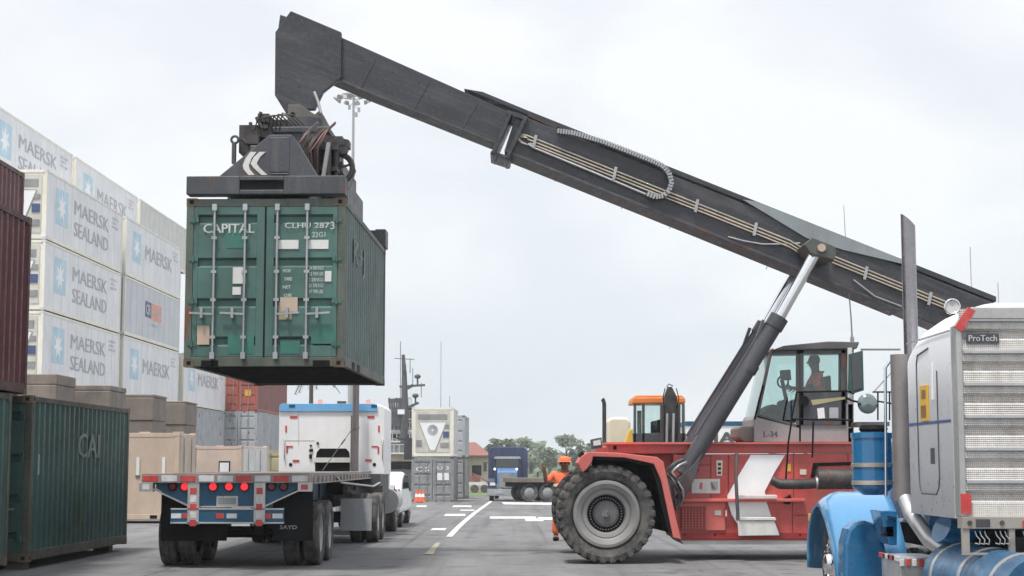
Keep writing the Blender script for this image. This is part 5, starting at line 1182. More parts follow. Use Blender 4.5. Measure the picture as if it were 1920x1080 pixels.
# front fender and steer wheel
fx0, fx1 = 3.42, 4.18; FY = 18.75; FZ = .53
b = MB(); vs = []; na = 18; nb = 9
for i in range(na+1):
    a = radians(-8 + 196*i/na); row = []
    r = .80
    for j in range(nb+1):
        t = j/nb; x = fx0 + (fx1-fx0)*t; rr = r - .16*max(0, (.35-t)/.35)**2
        dz = rr*sin(a); yy_ = FY - rr*cos(a)*1.02
        if a < pi/2: yy_ -= .35*(1-sin(a))**1.3; dz = rr*max(sin(a), -.1) if a > 0 else dz - .02
        row.append((x, yy_, FZ+dz))
    vs += row
fs = [(i*(nb+1)+j, (i+1)*(nb+1)+j, (i+1)*(nb+1)+j+1, i*(nb+1)+j+1) for i in range(na) for j in range(nb)]
b._add(vs, fs, 0, True); o = b.build('front_fender', M['sky_blue'], RT); md = o.modifiers.new('thick', 'SOLIDIFY'); md.thickness = .025; md.offset = -1
b = MB(); b.ppx([(1582, 1110), (1583, 1020), (1590, 992), (1604, 978), (1622, 974), (1640, 982), (1655, 1004), (1664, 1040), (1666, 1110)], 17.40, 17.75); b.build('painted_fender_shade', M['mblue'], RT, bev=.04, each=True)  # darker blue panel standing in for shadow on the fender's rear curve
b = MB(); b.ppx([(1650, 958), (1682, 958), (1682, 1022), (1668, 1022)], 16.9, 17.4); b.build('cowl_panel', M['mblue'], RT, bev=.01)
b = MB(); b.ppx([(1662, 966), (1682, 970), (1680, 977), (1664, 975)], 16.84, 16.9); b.build('hood_latch', M['chrome'], RT)
truck_wheel(RT, (3.70, 18.75, .525), R=.525, w=.28, out=-1, rimm=M['chrome'], n=36, name='wheel'); truck_wheel(RT, (6.2, 18.75, .525), R=.525, w=.28, out=1, rimm=M['chrome'])
b = MB(); b.box(fx0+.02, fx0+.08, 19.30, 19.38, .98, 1.06); b.build('turn_signal', M['amber'], RT)
b = MB(); b.cyl((3.8, 18.75, .525), (6.1, 18.75, .525), .06, n=10); b.box(4.45, 4.55, 12.2, 19.4, .75, 1.0); b.box(5.4, 5.5, 12.2, 19.4, .75, 1.0); b.box(4.2, 5.7, 12.3, 15.5, .85, 1.02); b.build('chassis_frame', M['black'], RT, each=True)
# bumper in front, grille
b = MB(); b.box(3.7, 6.25, 19.95, 20.1, .45, .8); b.build('front_bumper', M['chrome'], RT, bev=.03)
b = MB(); b.box(4.35, 5.6, 19.42, 19.5, .8, 1.62); b.build('radiator_grille', M['chrome'], RT, bev=.02)
# battery and step box with taped edge, tank
b = MB(); b.box(rx0-.06, rx0+.35, 15.95, 16.75, .38, .74, 0)
for k in range(4): b.box(rx0-.066, rx0-.05, 15.97+k*.2, 16.254+k*.2, .70, .75, 1 if k % 2 else 2)
for k in range(6): b.box(rx0-.064+k*.06, rx0-.02+k*.06, 15.94, 15.952, .66, .73, 1 if k % 2 else 2)
b.build('step_box', [M['alu'], M['tape_red'], M['tape_white']], RT, bev=.006)
b = MB(); b.box(rx0-.03, rx0+.1, 16.9, 16.96, .9, 1.0); b.build('step_bracket', M['chrome'], RT)
tz = .60; b = MB(); b.cyl((rx0+.33, 12.9, tz), (rx0+.33, 15.40, tz), .315, n=36); tk = b.build('fuel_tank', paint('grimy_shaded_tank_blue', (.025, .10, .20), .35, var=.25, dirt=.6, dcol=(.09, .10, .105), streak=0, scale=2), RT, bev=.02)  # grime, plus the shadow below the headboard darkened into the blue
for y in (13.3, 14.2, 15.1): b = MB(); b.lathe([(.317, -.03), (.328, -.028), (.328, .028), (.317, .03)], (rx0+.33, y, tz), 'y', 36); b.build('tank_strap', M['alu'], tk)
b = MB(); b.tube([(rx0+.15, 15.2, 1.05), (rx0+.3, 15.25, .98), (rx0+.5, 15.2, 1.08)], .14, n=16); b.build('air_tank', M['mblue'], RT)
b = MB(); b.cyl((rx0+.2, 15.9, 1.05), (rx0+.75, 15.9, 1.05), .17, n=18); b.build('air_tank', M['mblue'], RT)
for y in (11.5, 12.75):
    for x, s in ((rx0+.12, -1), (rx1-.12, 1)):
        pass
for x, s in ((rx0+.16, -1), (rx1-.16, 1)):
    truck_wheel(RT, (x, 11.2, .525), R=.525, w=.28, out=s, dual=True)

# ------------------------------------------------------------------ people
def skin(name, nodes, edges, mat, parent, sub=2, root=0, sm=True):
    me = bpy.data.meshes.new(name); keys = list(nodes); ix = {k: i for i, k in enumerate(keys)}
    me.from_pydata([nodes[k][0] for k in keys], [(ix[a], ix[b]) for a, b in edges], [])
    o = bpy.data.objects.new(name, me); COL.objects.link(o)
    o.modifiers.new('skin', 'SKIN'); 
    if not me.skin_vertices: raise RuntimeError('no skin layer')
    d = me.skin_vertices[0].data
    for i, k in enumerate(keys):
        r = nodes[k][1]; d[i].radius = r if isinstance(r, tuple) else (r, r); d[i].use_root = (i == root)
    ss = o.modifiers.new('sub', 'SUBSURF'); ss.levels = sub; ss.render_levels = sub
    bpy.context.view_layer.update()
    m2 = bpy.data.meshes.new_from_object(o.evaluated_get(bpy.context.evaluated_depsgraph_get()))
    bpy.data.objects.remove(o); m2.name = name; m2.materials.clear(); m2.materials.append(mat)
    for p in m2.polygons: p.use_smooth = True
    ob = bpy.data.objects.new(name, m2); COL.objects.link(ob); ob.parent = parent; return ob
def hand(N, E, pre, wrist, d, up, sgn, curl=.25):
    """palm, four fingers, thumb; d: direction of hand, up: palm normal"""
    d = Vector(d).normalized(); up = Vector(up); up = (up - d*up.dot(d)).normalized(); side = d.cross(up)*sgn; w = Vector(wrist)
    N[pre+'palm'] = (w + d*.055, (.036, .018)); N[pre+'palm2'] = (w + d*.095, (.038, .016)); E += [(pre+'wrist', pre+'palm'), (pre+'palm', pre+'palm2')]
    for k, L in enumerate((.072, .082, .077, .060)):
        b = w + d*.10 + side*(.030-.020*k); a = b + d*L*.5 - up*L*curl*.3; c = b + d*L - up*L*curl
        N[f'{pre}f{k}a'] = (b, .0095); N[f'{pre}f{k}b'] = (a, .009); N[f'{pre}f{k}c'] = (c, .008)
        E += [(pre+'palm2', f'{pre}f{k}a'), (f'{pre}f{k}a', f'{pre}f{k}b'), (f'{pre}f{k}b', f'{pre}f{k}c')]
    t0 = w + d*.035 + side*.032; N[pre+'t0'] = (t0, .012); N[pre+'t1'] = (t0 + side*.03 + d*.025, .010); N[pre+'t2'] = (t0 + side*.045 + d*.052, .009)
    E += [(pre+'palm', pre+'t0'), (pre+'t0', pre+'t1'), (pre+'t1', pre+'t2')]
def person(label, loc, rz, J, hat=None, hard=True, shirt='hivis', pants='hivis', band=True, group=None):
    t = thing('person', label, 'person', loc, rz, group, local=True)
    V = lambda k: Vector(J[k]); N = {}; E = []
    def n(k, r, p=None): N[k] = (Vector(J[k]) if p is None else p, r)
    n('pelvis', (.145, .12)); n('waist', (.15, .125)); n('chest', (.165, .125)); n('neck', .055); hd = V('head'); nk = V('neck'); hv = (hd-nk).normalized()
    N['skull0'] = (nk.lerp(hd, .5), (.07, .078)); N['skull'] = (hd, (.078, .092)); N['skull1'] = (hd + hv*.07, (.070, .080))
    E += [('pelvis', 'waist'), ('waist', 'chest'), ('chest', 'neck'), ('neck', 'skull0'), ('skull0', 'skull'), ('skull', 'skull1')]
    for s in 'lr':
        n(s+'sh', .062); n(s+'el', .044); n(s+'wrist', .029); n(s+'hip', .095); n(s+'kn', .062); n(s+'an', .042); n(s+'toe', .035)
        E += [('chest', s+'sh'), (s+'sh', s+'el'), (s+'el', s+'wrist'), ('pelvis', s+'hip'), (s+'hip', s+'kn'), (s+'kn', s+'an'), (s+'an', s+'toe')]
        hand(N, E, s, J[s+'wrist'], V(s+'wrist')-V(s+'el'), (0, -1, .2) if s == 'r' else (0, 1, 0), 1 if s == 'l' else -1)
    body = skin('body', N, E, M['skin'], t)
    # clothes over the body
    g = 1.13
    C = {k: N[k] for k in ('chest', 'waist')}; C = {k: (p, tuple(q*g for q in r)) for k, (p, r) in C.items()}
    C['hem'] = (V('pelvis') + Vector((0, 0, .02)), (.175, .145)); C['collar'] = (V('neck').lerp(V('chest'), .45), .085)
    Ec = [('hem', 'waist'), ('waist', 'chest'), ('chest', 'collar')]
    for s in 'lr':
        C[s+'sh'] = (V(s+'sh'), .080); C[s+'el'] = (V(s+'sh').lerp(V(s+'el'), .9), .064); Ec += [('chest', s+'sh'), (s+'sh', s+'el')]
    skin('shirt', C, Ec, M[shirt], t)
    D = {'p': (V('pelvis') + Vector((0, 0, .06)), (.165, .132)), 'q': (V('pelvis'), (.17, .138))}; Ed = [('p', 'q')]
    for s in 'lr':
        D[s+'h'] = (V(s+'hip'), .120); D[s+'k'] = (V(s+'kn'), .085); D[s+'a'] = (V(s+'an') + Vector((0, 0, .03)), .075); Ed += [('q', s+'h'), (s+'h', s+'k'), (s+'k', s+'a')]
        b = MB(); a = V(s+'an'); tt = V(s+'toe'); b.X = None; dd = (tt-a); dd.z = 0; e = a + dd*1.1
        b.tube([(a.x, a.y+.03, a.z-.05), (a.x, a.y-.02, a.z-.055), (tt.x, tt.y, max(.035, tt.z)), (tt.x, tt.y-.06, max(.03, tt.z-.01))], [.048, .055, .047, .03], n=10); b.build('boot', M['black'], t)
    skin('trousers', D, Ed, M[pants], t)
    if band:
        b = MB(); w = V('waist'); b.X = Matrix.Translation(w + Vector((0, 0, .05))); rr = []
        b.lathe([(.176, -.03), (.184, -.028), (.184, .028), (.176, .03)], (0, 0, 0), 'z', 24); 
        for i, v in enumerate(b.v): b.v[i] = Vector(((v.x-w.x)*1.06+w.x, (v.y-w.y)*.82+w.y, v.z))
        b.build('reflective_band', M['hivis2'], t)
    # face
    f = Vector(J.get('face', (0, -1, 0))).normalized(); sd_ = f.cross(hv).normalized(); X = hd - hv*.0
    for s in (-1, 1):
        b = MB(); e = X + f*.078 + sd_*.030*s; b.ball(e, .011, .008, .008, 8); b.build('eye', M['white'], body)
        b = MB(); e = X + sd_*.080*s - f*.005; b.ball(e, .012, .02, .03, 8); b.build('ear', M['skin'], body)
    b = MB(); b.cyl(X + f*.075 + hv*.01, X + f*.098 - hv*.03, .008, .015, n=8); b.build('nose', M['skin'], body)
    b = MB(); b.ball(X + f*.080 - hv*.058, .024, .008, .006, 8); b.build('mouth', M['redside'], body)
    if hard:
        b = MB(); c = X + hv*.055; b.X = Matrix.Translation(c); b.lathe([(.135, -.012), (.112, .0), (.11, .03), (.095, .075), (.06, .105), (.001, .115)], (0, 0, 0), 'z', 24)
        for i, v in enumerate(b.v): b.v[i] = Vector((c.x+(v.x-c.x)*.92, c.y+(v.y-c.y)*1.08, v.z))
        b.build('hard_hat', M[hat or 'hivis'], t)
        b = MB(); b.ball(X + hv*.03 - f*.01, .083, .095, .07, 14); b.build('hair', M['hair'], body)
    else: b = MB(); b.ball(X + hv*.025 - f*.018, .088, .098, .095, 14); b.build('hair', M['hair'], body)
    return t
MY = 36.0; mx = at(1059, 900, MY).x
stand = dict(pelvis=(0, 0, .98), waist=(0, 0, 1.14), chest=(0, .01, 1.34), neck=(0, 0, 1.50), head=(0, -.015, 1.645),
    rsh=(-.19, 0, 1.42), rel=(-.31, -.05, 1.22), rwrist=(-.34, -.10, 1.49), lsh=(.19, 0, 1.42), lel=(.30, .05, 1.17), lwrist=(.22, -.10, 1.0),
    rhip=(-.10, 0, .92), rkn=(-.13, -.02, .50), ran=(-.15, .02, .10), rtoe=(-.16, -.12, .04), lhip=(.10, 0, .92), lkn=(.13, -.03, .50), lan=(.16, .02, .10), ltoe=(.18, -.12, .04))
person('worker in orange overalls and orange hard hat raising one hand, behind the big front tyre', (mx, MY, 0), 0, stand).scale = (1.30, 1.22, 1.0)
# driver seated in the cab
q = at(1538, 752, 29.45)
sit = dict(pelvis=(0, 0, .0), waist=(-.02, 0, .16), chest=(-.03, 0, .36), neck=(-.06, 0, .53), head=(-.09, 0, .67),
    rsh=(-.03, -.19, .44), rel=(-.16, -.24, .22), rwrist=(-.36, -.14, .24), lsh=(-.03, .19, .44), lel=(-.16, .24, .22), lwrist=(-.36, .14, .26),
    rhip=(-.02, -.10, -.02), rkn=(-.42, -.14, .02), ran=(-.46, -.14, -.36), rtoe=(-.58, -.14, -.40), lhip=(-.02, .10, -.02), lkn=(-.42, .14, .02), lan=(-.46, .14, -.36), ltoe=(-.58, .14, -.40), face=(-1, 0, 0))
person('driver in an orange top sitting inside the red container handler cab', (q.x, 29.45, q.z-.05), 0, sit, hard=False, shirt='hivis', pants='navy', band=False).scale = (1.2, 1.25, 1.12)

# ------------------------------------------------------------------ yellow backhoe loader behind
BY = 44.0
BL = thing('backhoe_loader', 'yellow loader with orange cab roof and folded dark arm behind the red container handler', 'loader', (at(1235, 900, BY).x, BY, 0))
c = MB(); c.ppx([(1187, 745), (1284, 745), (1286, 756), (1185, 757)], BY, BY+1.6); c.ppx([(1192, 741), (1279, 741), (1284, 746), (1187, 746)], BY+.1, BY+1.5); rf = c.build('cab_roof', M['orangeroof'], BL, bev=.03)
c = MB()
for x in (1188, 1204, 1240, 1279):
    for y in (BY+.02, BY+1.5): c.ppx([(x, 757), (x+5, 757), (x+5, 835), (x, 835)], y, y+.07)
c.ppx([(1186, 812), (1286, 812), (1288, 850), (1184, 850)], BY+.02, BY+1.55); c.ppx([(1195, 770), (1203, 770), (1203, 820), (1195, 820)], BY+.9, BY+1.0); c.build('cab_frame', M['slate'], BL, bev=.01)
c = MB(); c.ppx([(1188, 757), (1284, 757), (1286, 812), (1186, 812)], BY+.04, BY+.045); c.build('cab_glass', M['glass'], BL)
c = MB(); c.ppx([(1222, 790), (1240, 786), (1246, 835), (1222, 835)], BY+.6, BY+1.0); c.build('seat', M['black'], BL, bev=.03)
c = MB(); c.ppx([(1245, 745), (1252, 725), (1260, 725), (1270, 745), (1272, 850), (1243, 850)], BY-.5, BY-.3); c.ppx([(1240, 757), (1245, 757), (1245, 850), (1240, 850)], BY-.6, BY-.2); c.ppx([(1271, 757), (1276, 757), (1276, 850), (1271, 850)], BY-.6, BY-.2)
c.build('folded_arm', M['machine'], BL, bev=.02)
for x in (1250, 1262): c = MB(); c.cyl(P(x, 835, BY-.62), P(x+1, 775, BY-.62), .035, n=8); c.build('hydraulic_cylinder', M['steel'], BL)
c = MB(); c.tube([P(1247, 728, BY-.6), P(1243, 745, BY-.6), P(1246, 765, BY-.6)], .014, n=5); c.tube([P(1268, 728, BY-.6), P(1273, 748, BY-.6), P(1268, 765, BY-.6)], .014, n=5); c.tube([P(1250, 726, BY-.6), P(1254, 720, BY-.6), P(1262, 724, BY-.6)], .014, n=5); c.build('hose', M['black'], BL, each=True)
c = MB(); c.ppx([(1180, 805), (1186, 803), (1188, 840), (1168, 840)], BY, BY+.3); c.ppx([(1120, 832), (1290, 832), (1290, 880), (1120, 880)], BY+.1, BY+1.5); c.build('body', M['yellow'], BL, bev=.03)
c = MB(); c.tube([P(1133, 840, BY+.3), P(1133, 757, BY+.3), P(1131, 750, BY+.3), P(1129, 748, BY+.3)], .055, n=10); c.build('exhaust_pipe', M['machine'], BL)
for x in (1150, 1262):
    for s in (0, 1):
        y = BY-.1+1.7*s; p = P(x, 900, BY); c = MB(); c.lathe([(.3, -.2), (.62, -.2), (.66, -.15), (.66, .15), (.62, .2), (.3, .2)], (p.x, y, .66), 'y', 24, 0); c.lathe([(.3, -.1), (.001, -.12)], (p.x, y, .66), 'y', 24, 1); c.lathe([(.3, .1), (.001, .12)], (p.x, y, .66), 'y', 24, 1); c.build('wheel', [M['tyre'], M['yellow']], BL)
c = MB(); p = P(1139, 782, 46.5); q = P(1183, 850, 46.5); c.prism([(p.x, gz(46.5)), (q.x, gz(46.5)), (q.x, p.z-.12), (q.x-.1, p.z), (p.x+.1, p.z), (p.x, p.z-.1)], 'y', 46.5, 47.8); tag(c.build('water_tank', M['tank'], bev=.08), 'cream plastic tank beside the orange roofed loader', 'tank')

# pale box trailer with dark letters, behind the lift cylinder
BX = thing('box_trailer', 'pale box trailer with blue top edge and big dark letters behind the lift cylinder', 'trailer', (at(1370, 850, 52).x, 52, 0))
p = P(1286, 796, 52); q = P(1440, 796, 52)
c = MB(); c.box(p.x, q.x, 52, 54.5, 1.0, p.z-.03); c.build('body', M['white'], BX, bev=.02)
c = MB(); c.box(p.x-.02, q.x+.02, 51.97, 54.52, p.z-.03, p.z+.10); c.build('top_rail', M['tblue'], BX)
c = MB(); A = P(1316, 832, 51.98); c.text('MAI', (A.x, 51.98, A.z), (1, 0, 0), (0, 0, 1), P(1386, 832, 51.98).x-A.x, .36, 0, bold=.06); c.build('lettering', M['shipdark'], BX)
for x in (p.x+.5, q.x-.6):
    for y in (52.3, 54.1): c = MB(); c.lathe([(.001, -.12), (.3, -.13), (.5, -.12), (.5, .12), (.3, .13), (.001, .12)], (x, y, gz(52)+.5), 'y', 20); c.build('wheel', M['tyre'], BX)
c = MB(); c.box(p.x+.1, q.x-.1, 52.3, 54.2, .55, 1.0); c.build('chassis', M['black'], BX)

# ------------------------------------------------------------------ oncoming navy truck and flatbed by the road
OY = 100.0; GZ = -.52
s_ = 3100/OY
def ox(px): return (px-960)/3100*OY
OT = thing('truck_tractor', 'dark blue truck with lit headlamps coming down the road', 'truck', (ox(952), OY, GZ))
b = MB(); b.prism(rounded(ox(915), ox(990), GZ+1.0, GZ+3.25, .35), 'y', OY+1.9, OY+3.8); b.build('sleeper_body', M['dblue'], OT, bev=.04)
b = MB(); b.prism([(ox(925), GZ+1.1), (ox(978), GZ+1.1), (ox(976), GZ+2.62), (ox(927), GZ+2.62)], 'y', OY+1.3, OY+1.95); b.build('cab', M['dblue'], OT, bev=.04)
b = MB(); b.prism([(ox(929), GZ+1.95), (ox(974), GZ+1.95), (ox(972), GZ+2.5), (ox(931), GZ+2.5)], 'y', OY+1.27, OY+1.31); b.build('windscreen', M['glassd'], OT)
b = MB(); b.prism([(ox(926), GZ+2.52), (ox(977), GZ+2.52), (ox(975), GZ+2.66), (ox(928), GZ+2.66)], 'y', OY+1.1, OY+1.28); b.build('sun_visor', M['alu'], OT)
b = MB(); b.prism([(OY-.15, GZ+.75), (OY+1.4, GZ+.75), (OY+1.4, GZ+1.98), (OY, GZ+1.75)], 'x', ox(932), ox(970)); b.build('hood', M['mdblue'] if 'mdblue' in M else paint('truck_blue', (.10, .22, .42), .3, var=.1, dirt=.2), OT, bev=.06)
b = MB(); b.box(ox(935), ox(966), OY-.2, OY-.14, GZ+.8, GZ+1.65); b.build('radiator_grille', M['mgrey'], OT)
b = MB(); b.prism(rounded(ox(914), ox(989), GZ+.32, GZ+.72, .05), 'y', OY-.42, OY-.2, ); b.box(ox(930), ox(945), OY-.44, OY-.42, GZ+.42, GZ+.55); b.build('front_bumper', M['lgrey'], OT, bev=.03)
for x in (922, 984):
    b = MB(); b.prism([(OY-.2, GZ+.7), (OY+1.3, GZ+.7), (OY+1.1, GZ+1.25), (OY+.4, GZ+1.35), (OY-.1, GZ+1.2)], 'x', ox(x-7), ox(x+7)); b.build('front_fender', M['dblue'], OT, bev=.05)
    truck_wheel(OT, (ox(x), OY+.6, GZ+.5), R=.5, w=.28, out=-1 if x < 950 else 1, n=18)
    b = MB(); p = (ox(928 if x < 950 else 969), OY-.25, GZ+1.90); b.cyl(p, (p[0], OY-.2, p[2]), .06, n=12); b.build('headlight', M['head_on'], OT)
    b = MB(); b.box(ox(x)-.10, ox(x)+.22, OY-.24, OY-.18, GZ+.92, GZ+1.1); b.build('fender_lamp', M['white'], OT)
for x in (909, 996): b = MB(); b.box(ox(x)-.1, ox(x)+.1, OY+1.4, OY+1.5, GZ+1.75, GZ+2.3); b.box(min(ox(x), ox(952)), max(ox(x), ox(952)), OY+1.45, OY+1.5, GZ+2.28, GZ+2.32); b.build('side_mirror', M['shipdark'], OT)
for y in (OY+5.5, OY+6.8):
    for x in (920, 986): truck_wheel(OT, (ox(x), y, GZ+.5), R=.5, w=.27, out=-1 if x < 950 else 1, dual=True, n=18)
b = MB(); b.box(ox(940), ox(964), OY+.5, OY+7.5, GZ+.6, GZ+.95); b.build('chassis_frame', M['black'], OT, each=True)
b = MB(); b.cyl((ox(945), OY+3, GZ+3.25), (ox(945), OY+3.3, GZ+3.3), .08, n=8); b.build('roof_horn', M['alu'], OT)
FY_ = 95.0; fz = gz(FY_); F2 = thing('flatbed_trailer', 'dark flatbed trailer with paired wheels between the navy truck and the worker', 'trailer', ((1010-960)/3100*FY_, FY_, fz))
fx = lambda px: (px-960)/3100*FY_
b = MB(); b.X = Matrix.Translation((fx(963), FY_, 0)) @ Matrix.Rotation(radians(14), 4, 'Z'); b.box(0, 12, 0, 2.5, fz+1.12, fz+1.36, 0); b.box(.1, 12, .05, 2.45, fz+.85, fz+1.12, 1); b.build('deck', [M['wood'], M['black']], F2)
for k in range(3):
    for y in (.3, 2.2):
        b = MB(); X_ = Matrix.Translation((fx(963), FY_, 0)) @ Matrix.Rotation(radians(14), 4, 'Z'); b.X = X_; b.lathe([(.15, -.26), (.30, -.22), (.50, -.26), (.52, -.2), (.52, .2), (.50, .26), (.15, .26)], (.95+k*1.08, y, fz+.52), 'y', 20, 0); b.lathe([(.30, -.225), (.12, -.28), (.001, -.28)], (.95+k*1.08, y, fz+.52), 'y', 20, 1); b.build('wheel', [M['tyre'], M['mgrey']], F2)
b = MB(); b.X = X_; b.box(4.2, 8.5, .3, 2.2, fz+.45, fz+.9); b.build('tool_box', M['dblue'], F2)

# cones beside the grey container
def cone(px, lb):
    p = gp(px, 942); t = thing('traffic_cone', lb, 'cone', p, 0, 'orange cones by the grey container')
    b = MB(); b.lathe([(.001, 0), (.20, 0), (.19, .03), (.135, .035), (.045, .70), (.03, .71), (.001, .71)], p, 'z', 16); b.box(p.x-.2, p.x+.2, p.y-.2, p.y+.2, p.z, p.z+.035); b.build('cone_body', M['cone'], t)
    b = MB(); b.lathe([(.095, .30), (.103, .30), (.075, .48), (.068, .48)], p, 'z', 16); b.build('white_collar', M['white'], t)
cone(781, 'left orange traffic cone in front of the grey container'); cone(787, 'middle orange traffic cone in front of the grey container'); cone(793, 'right orange traffic cone in front of the grey container')

# ------------------------------------------------------------------ floodlight mast, ship, building, antennas
LM = thing('floodlight_mast', 'tall grey floodlight mast behind the crane boom with lamp ring on top', 'lamp mast', (at(663, 400, 150).x, 150, gz(150)))
p = at(663, 180, 150); b = MB(); b.cyl((p.x, 150, gz(150)), (p.x, 150, p.z+.5), .30, .10, n=12); b.build('pole', M['mast'], LM)
b = MB(); 
for r0 in (1.3,): b.tube([(p.x+r0*cos(a), 150+r0*sin(a), p.z) for a in [2*pi*k/20 for k in range(21)]], .06, n=5, caps=False)
for k in range(4): a = pi*k/4; b.bar((p.x-1.3*cos(a), 150-1.3*sin(a), p.z), (p.x+1.3*cos(a), 150+1.3*sin(a), p.z), .07, .07)
b.build('lamp_ring', M['mast'], LM)
for k in range(10): a = 2*pi*k/10+.2; b = MB(); c = Vector((p.x+1.45*cos(a), 150+1.45*sin(a), p.z-.15)); b.cyl(c, c+Vector((.22*cos(a), .22*sin(a), -.22)), .16, .30, n=10); b.build('floodlight', M['mast'], LM)
for x, z in ((655, 200), (670, 192), (673, 205), (668, 214)): b = MB(); c = at(x, z, 150); b.box(c.x-.12, c.x+.12, 149.9, 150.1, c.z-.25, c.z+.15); b.bar(c, (p.x, 150, c.z+.4), .04, .04); b.build('antenna_box', M['mast'], LM)

SHY = 170.0; sp = lambda px, py: at(px, py, SHY)
SH = thing('ship', 'moored ship with dark radar mast and grey superstructure behind the containers', 'ship', (sp(758, 880).x, SHY, -1.0))
b = MB(); A = sp(680, 880); B = sp(775, 880); b.prism([(A.x, -1.0), (B.x, -1.0), (B.x+1.5, 2.2), (A.x-1, 2.2)], 'y', SHY, SHY+16); b.build('hull', M['shipdark'], SH, bev=.2)
for i, (xa, xb, ya, yb, m) in enumerate(((700, 778, 850, 880, 'cream'), (712, 776, 828, 850, 'shipgrey'), (718, 774, 808, 826, 'shipgrey'), (728, 772, 786, 806, 'shipgrey'), (735, 770, 762, 786, 'shipdark'))):
    b = MB(); A = sp(xa, ya); B = sp(xb, yb); b.box(A.x, B.x, SHY+.3*i, SHY+8, B.z, A.z); o = b.build('superstructure', M[m], SH)
    b = MB(); b.box(A.x-.2, B.x+.2, SHY+.3*i-.5, SHY+8, A.z-.08, A.z+.08)
    for k in range(9): x = A.x + (B.x-A.x)*k/8; b.box(x-.03, x+.03, SHY+.3*i-.45, SHY+.3*i-.4, A.z, A.z+.9)
    b.box(A.x, B.x, SHY+.3*i-.45, SHY+.3*i-.4, A.z+.85, A.z+.92); b.build('railing', M['whited'], o)
    if i in (2, 3): b = MB(); b.box(A.x+.2, B.x-.3, SHY+.3*i-.05, SHY+.3*i, B.z+.3, A.z-.35); b.build('windows', M['glassd'], o)
b = MB(); A = sp(746, 768); B = sp(759, 777); b.box(A.x, B.x, SHY-.4, SHY-.1, B.z, A.z); b.build('white_panel', M['white'], SH)
b = MB(); pp = [(757, 830), (759, 760), (758, 700), (756, 665)]
b.tube([sp(x, y) for x, y in pp], [.42, .36, .26, .16], n=10); b.bar(sp(749, 725), sp(797, 722), .25, .22); b.bar(sp(751, 770), sp(785, 755), .25, .25); b.bar(sp(757, 732), sp(775, 722), .3, .3)
b.bar(sp(740, 672), sp(777, 674), .07, .07); b.box(sp(760, 0).x, sp(766, 0).x, SHY-.4, SHY+.4, sp(0, 696).z, sp(0, 684).z); b.build('radar_mast', M['shipdark'], SH)
for (x, y0, y1) in ((783, 722, 708), (779, 757, 744)): b = MB(); b.cyl(sp(x, y0), sp(x, y1), .09, n=8); c = sp(x, y1-2); b.ball(c, .35, .35, .25, 10); b.build('radar_dome', M['shipdark'], SH)
for (x, y0, y1) in ((751, 765, 640), (769, 700, 672), (774, 722, 690), (790, 745, 718)): b = MB(); b.cyl(sp(x, y0), sp(x, y1), .05, n=5); b.build('aerial', M['shipgrey'], SH)
b = MB()
for k in range(6): b.bar(sp(733+k*4, 800), sp(730+k*4.5, 746+3*(k % 3)), .16, .2)
b.bar(sp(728, 752), sp(756, 750), .2, .4); b.build('funnel_frame', M['shipdark'], SH)
for px, ya, yb, r_, lb in ((827, 640, 765, .045, 'thin tall aerial rising behind the white cooling box'), (843, 742, 765, .05, 'short thin aerial just above the white cooling box')):
    b = MB(); a = at(px, ya, 150); b.cyl((a.x, 150, gz(150)), (a.x, 150, a.z), r_, r_*.7, n=6); tag(b.build('aerial_pole', M['mast']), lb, 'aerial')
for px, ya, lb in ((1819, 463, 'thin aerial above the boom end, nearer the exhaust stack'), (1871, 530, 'short thin aerial above the white sleeper roof')):
    b = MB(); a = at(px, ya, 60); b.cyl((a.x, 60, gz(60)), (a.x, 60, a.z), .02, .015, n=6); tag(b.build('aerial_pole', M['mast']), lb, 'aerial')

HB = thing('house', 'low cream building with red tiled roof behind the stacked grey containers', 'building', (-7, 160, gz(160)))
hx = lambda px: at(px, 850, 160).x; hzf = lambda py: at(900, py, 160).z
b = MB(); b.box(hx(820), hx(914), 160, 170, gz(160)-.2, hzf(853)); b.build('wall', M['cream'], HB)
b = MB(); r0, r1 = hx(815), hx(921); y0, y1 = 159.2, 171; zt_, zb_ = hzf(828), hzf(854)
b._add([(r0, y0, zb_), (r1, y0, zb_), (r1, y1, zb_), (r0, y1, zb_), (r0+3, 165, zt_), (r1-1.6, 165, zt_)], [(0, 1, 5, 4), (2, 3, 4, 5), (1, 2, 5), (3, 0, 4), (0, 3, 2, 1)]); b.build('roof', M['rooftile'], HB)
for px in (840, 862, 885): b = MB(); b.box(hx(px), hx(px)+.9, 159.95, 160, .6, 1.6); b.build('window', M['glassd'], HB)
LT = thing('low_trailer', 'low white trailer with red load in front of the red roofed building', 'trailer', (at(900, 880, 150).x, 150, gz(150)))
b = MB(); A = at(884, 0, 150).x; B = at(917, 0, 150).x; b.box(A-2, B, 150, 152, gz(150)+.7, gz(150)+1.0); b.build('bed', M['whited'], LT)
b = MB(); b.box(A-1.8, A+.9, 150.2, 151.6, gz(150)+1.0, gz(150)+1.6); b.bar((A+.2, 150, gz(150)+1.8), (A+1.6, 150, gz(150)+1.0), .12, .12); b.build('load', M['redside'], LT)
for k in range(3): b = MB(); b.lathe([(.001, -.1), (.38, -.1), (.38, .1), (.001, .1)], (A-.5+k*.9, 150, gz(150)+.38), 'y', 14); b.build('wheel', M['tyre'], LT)

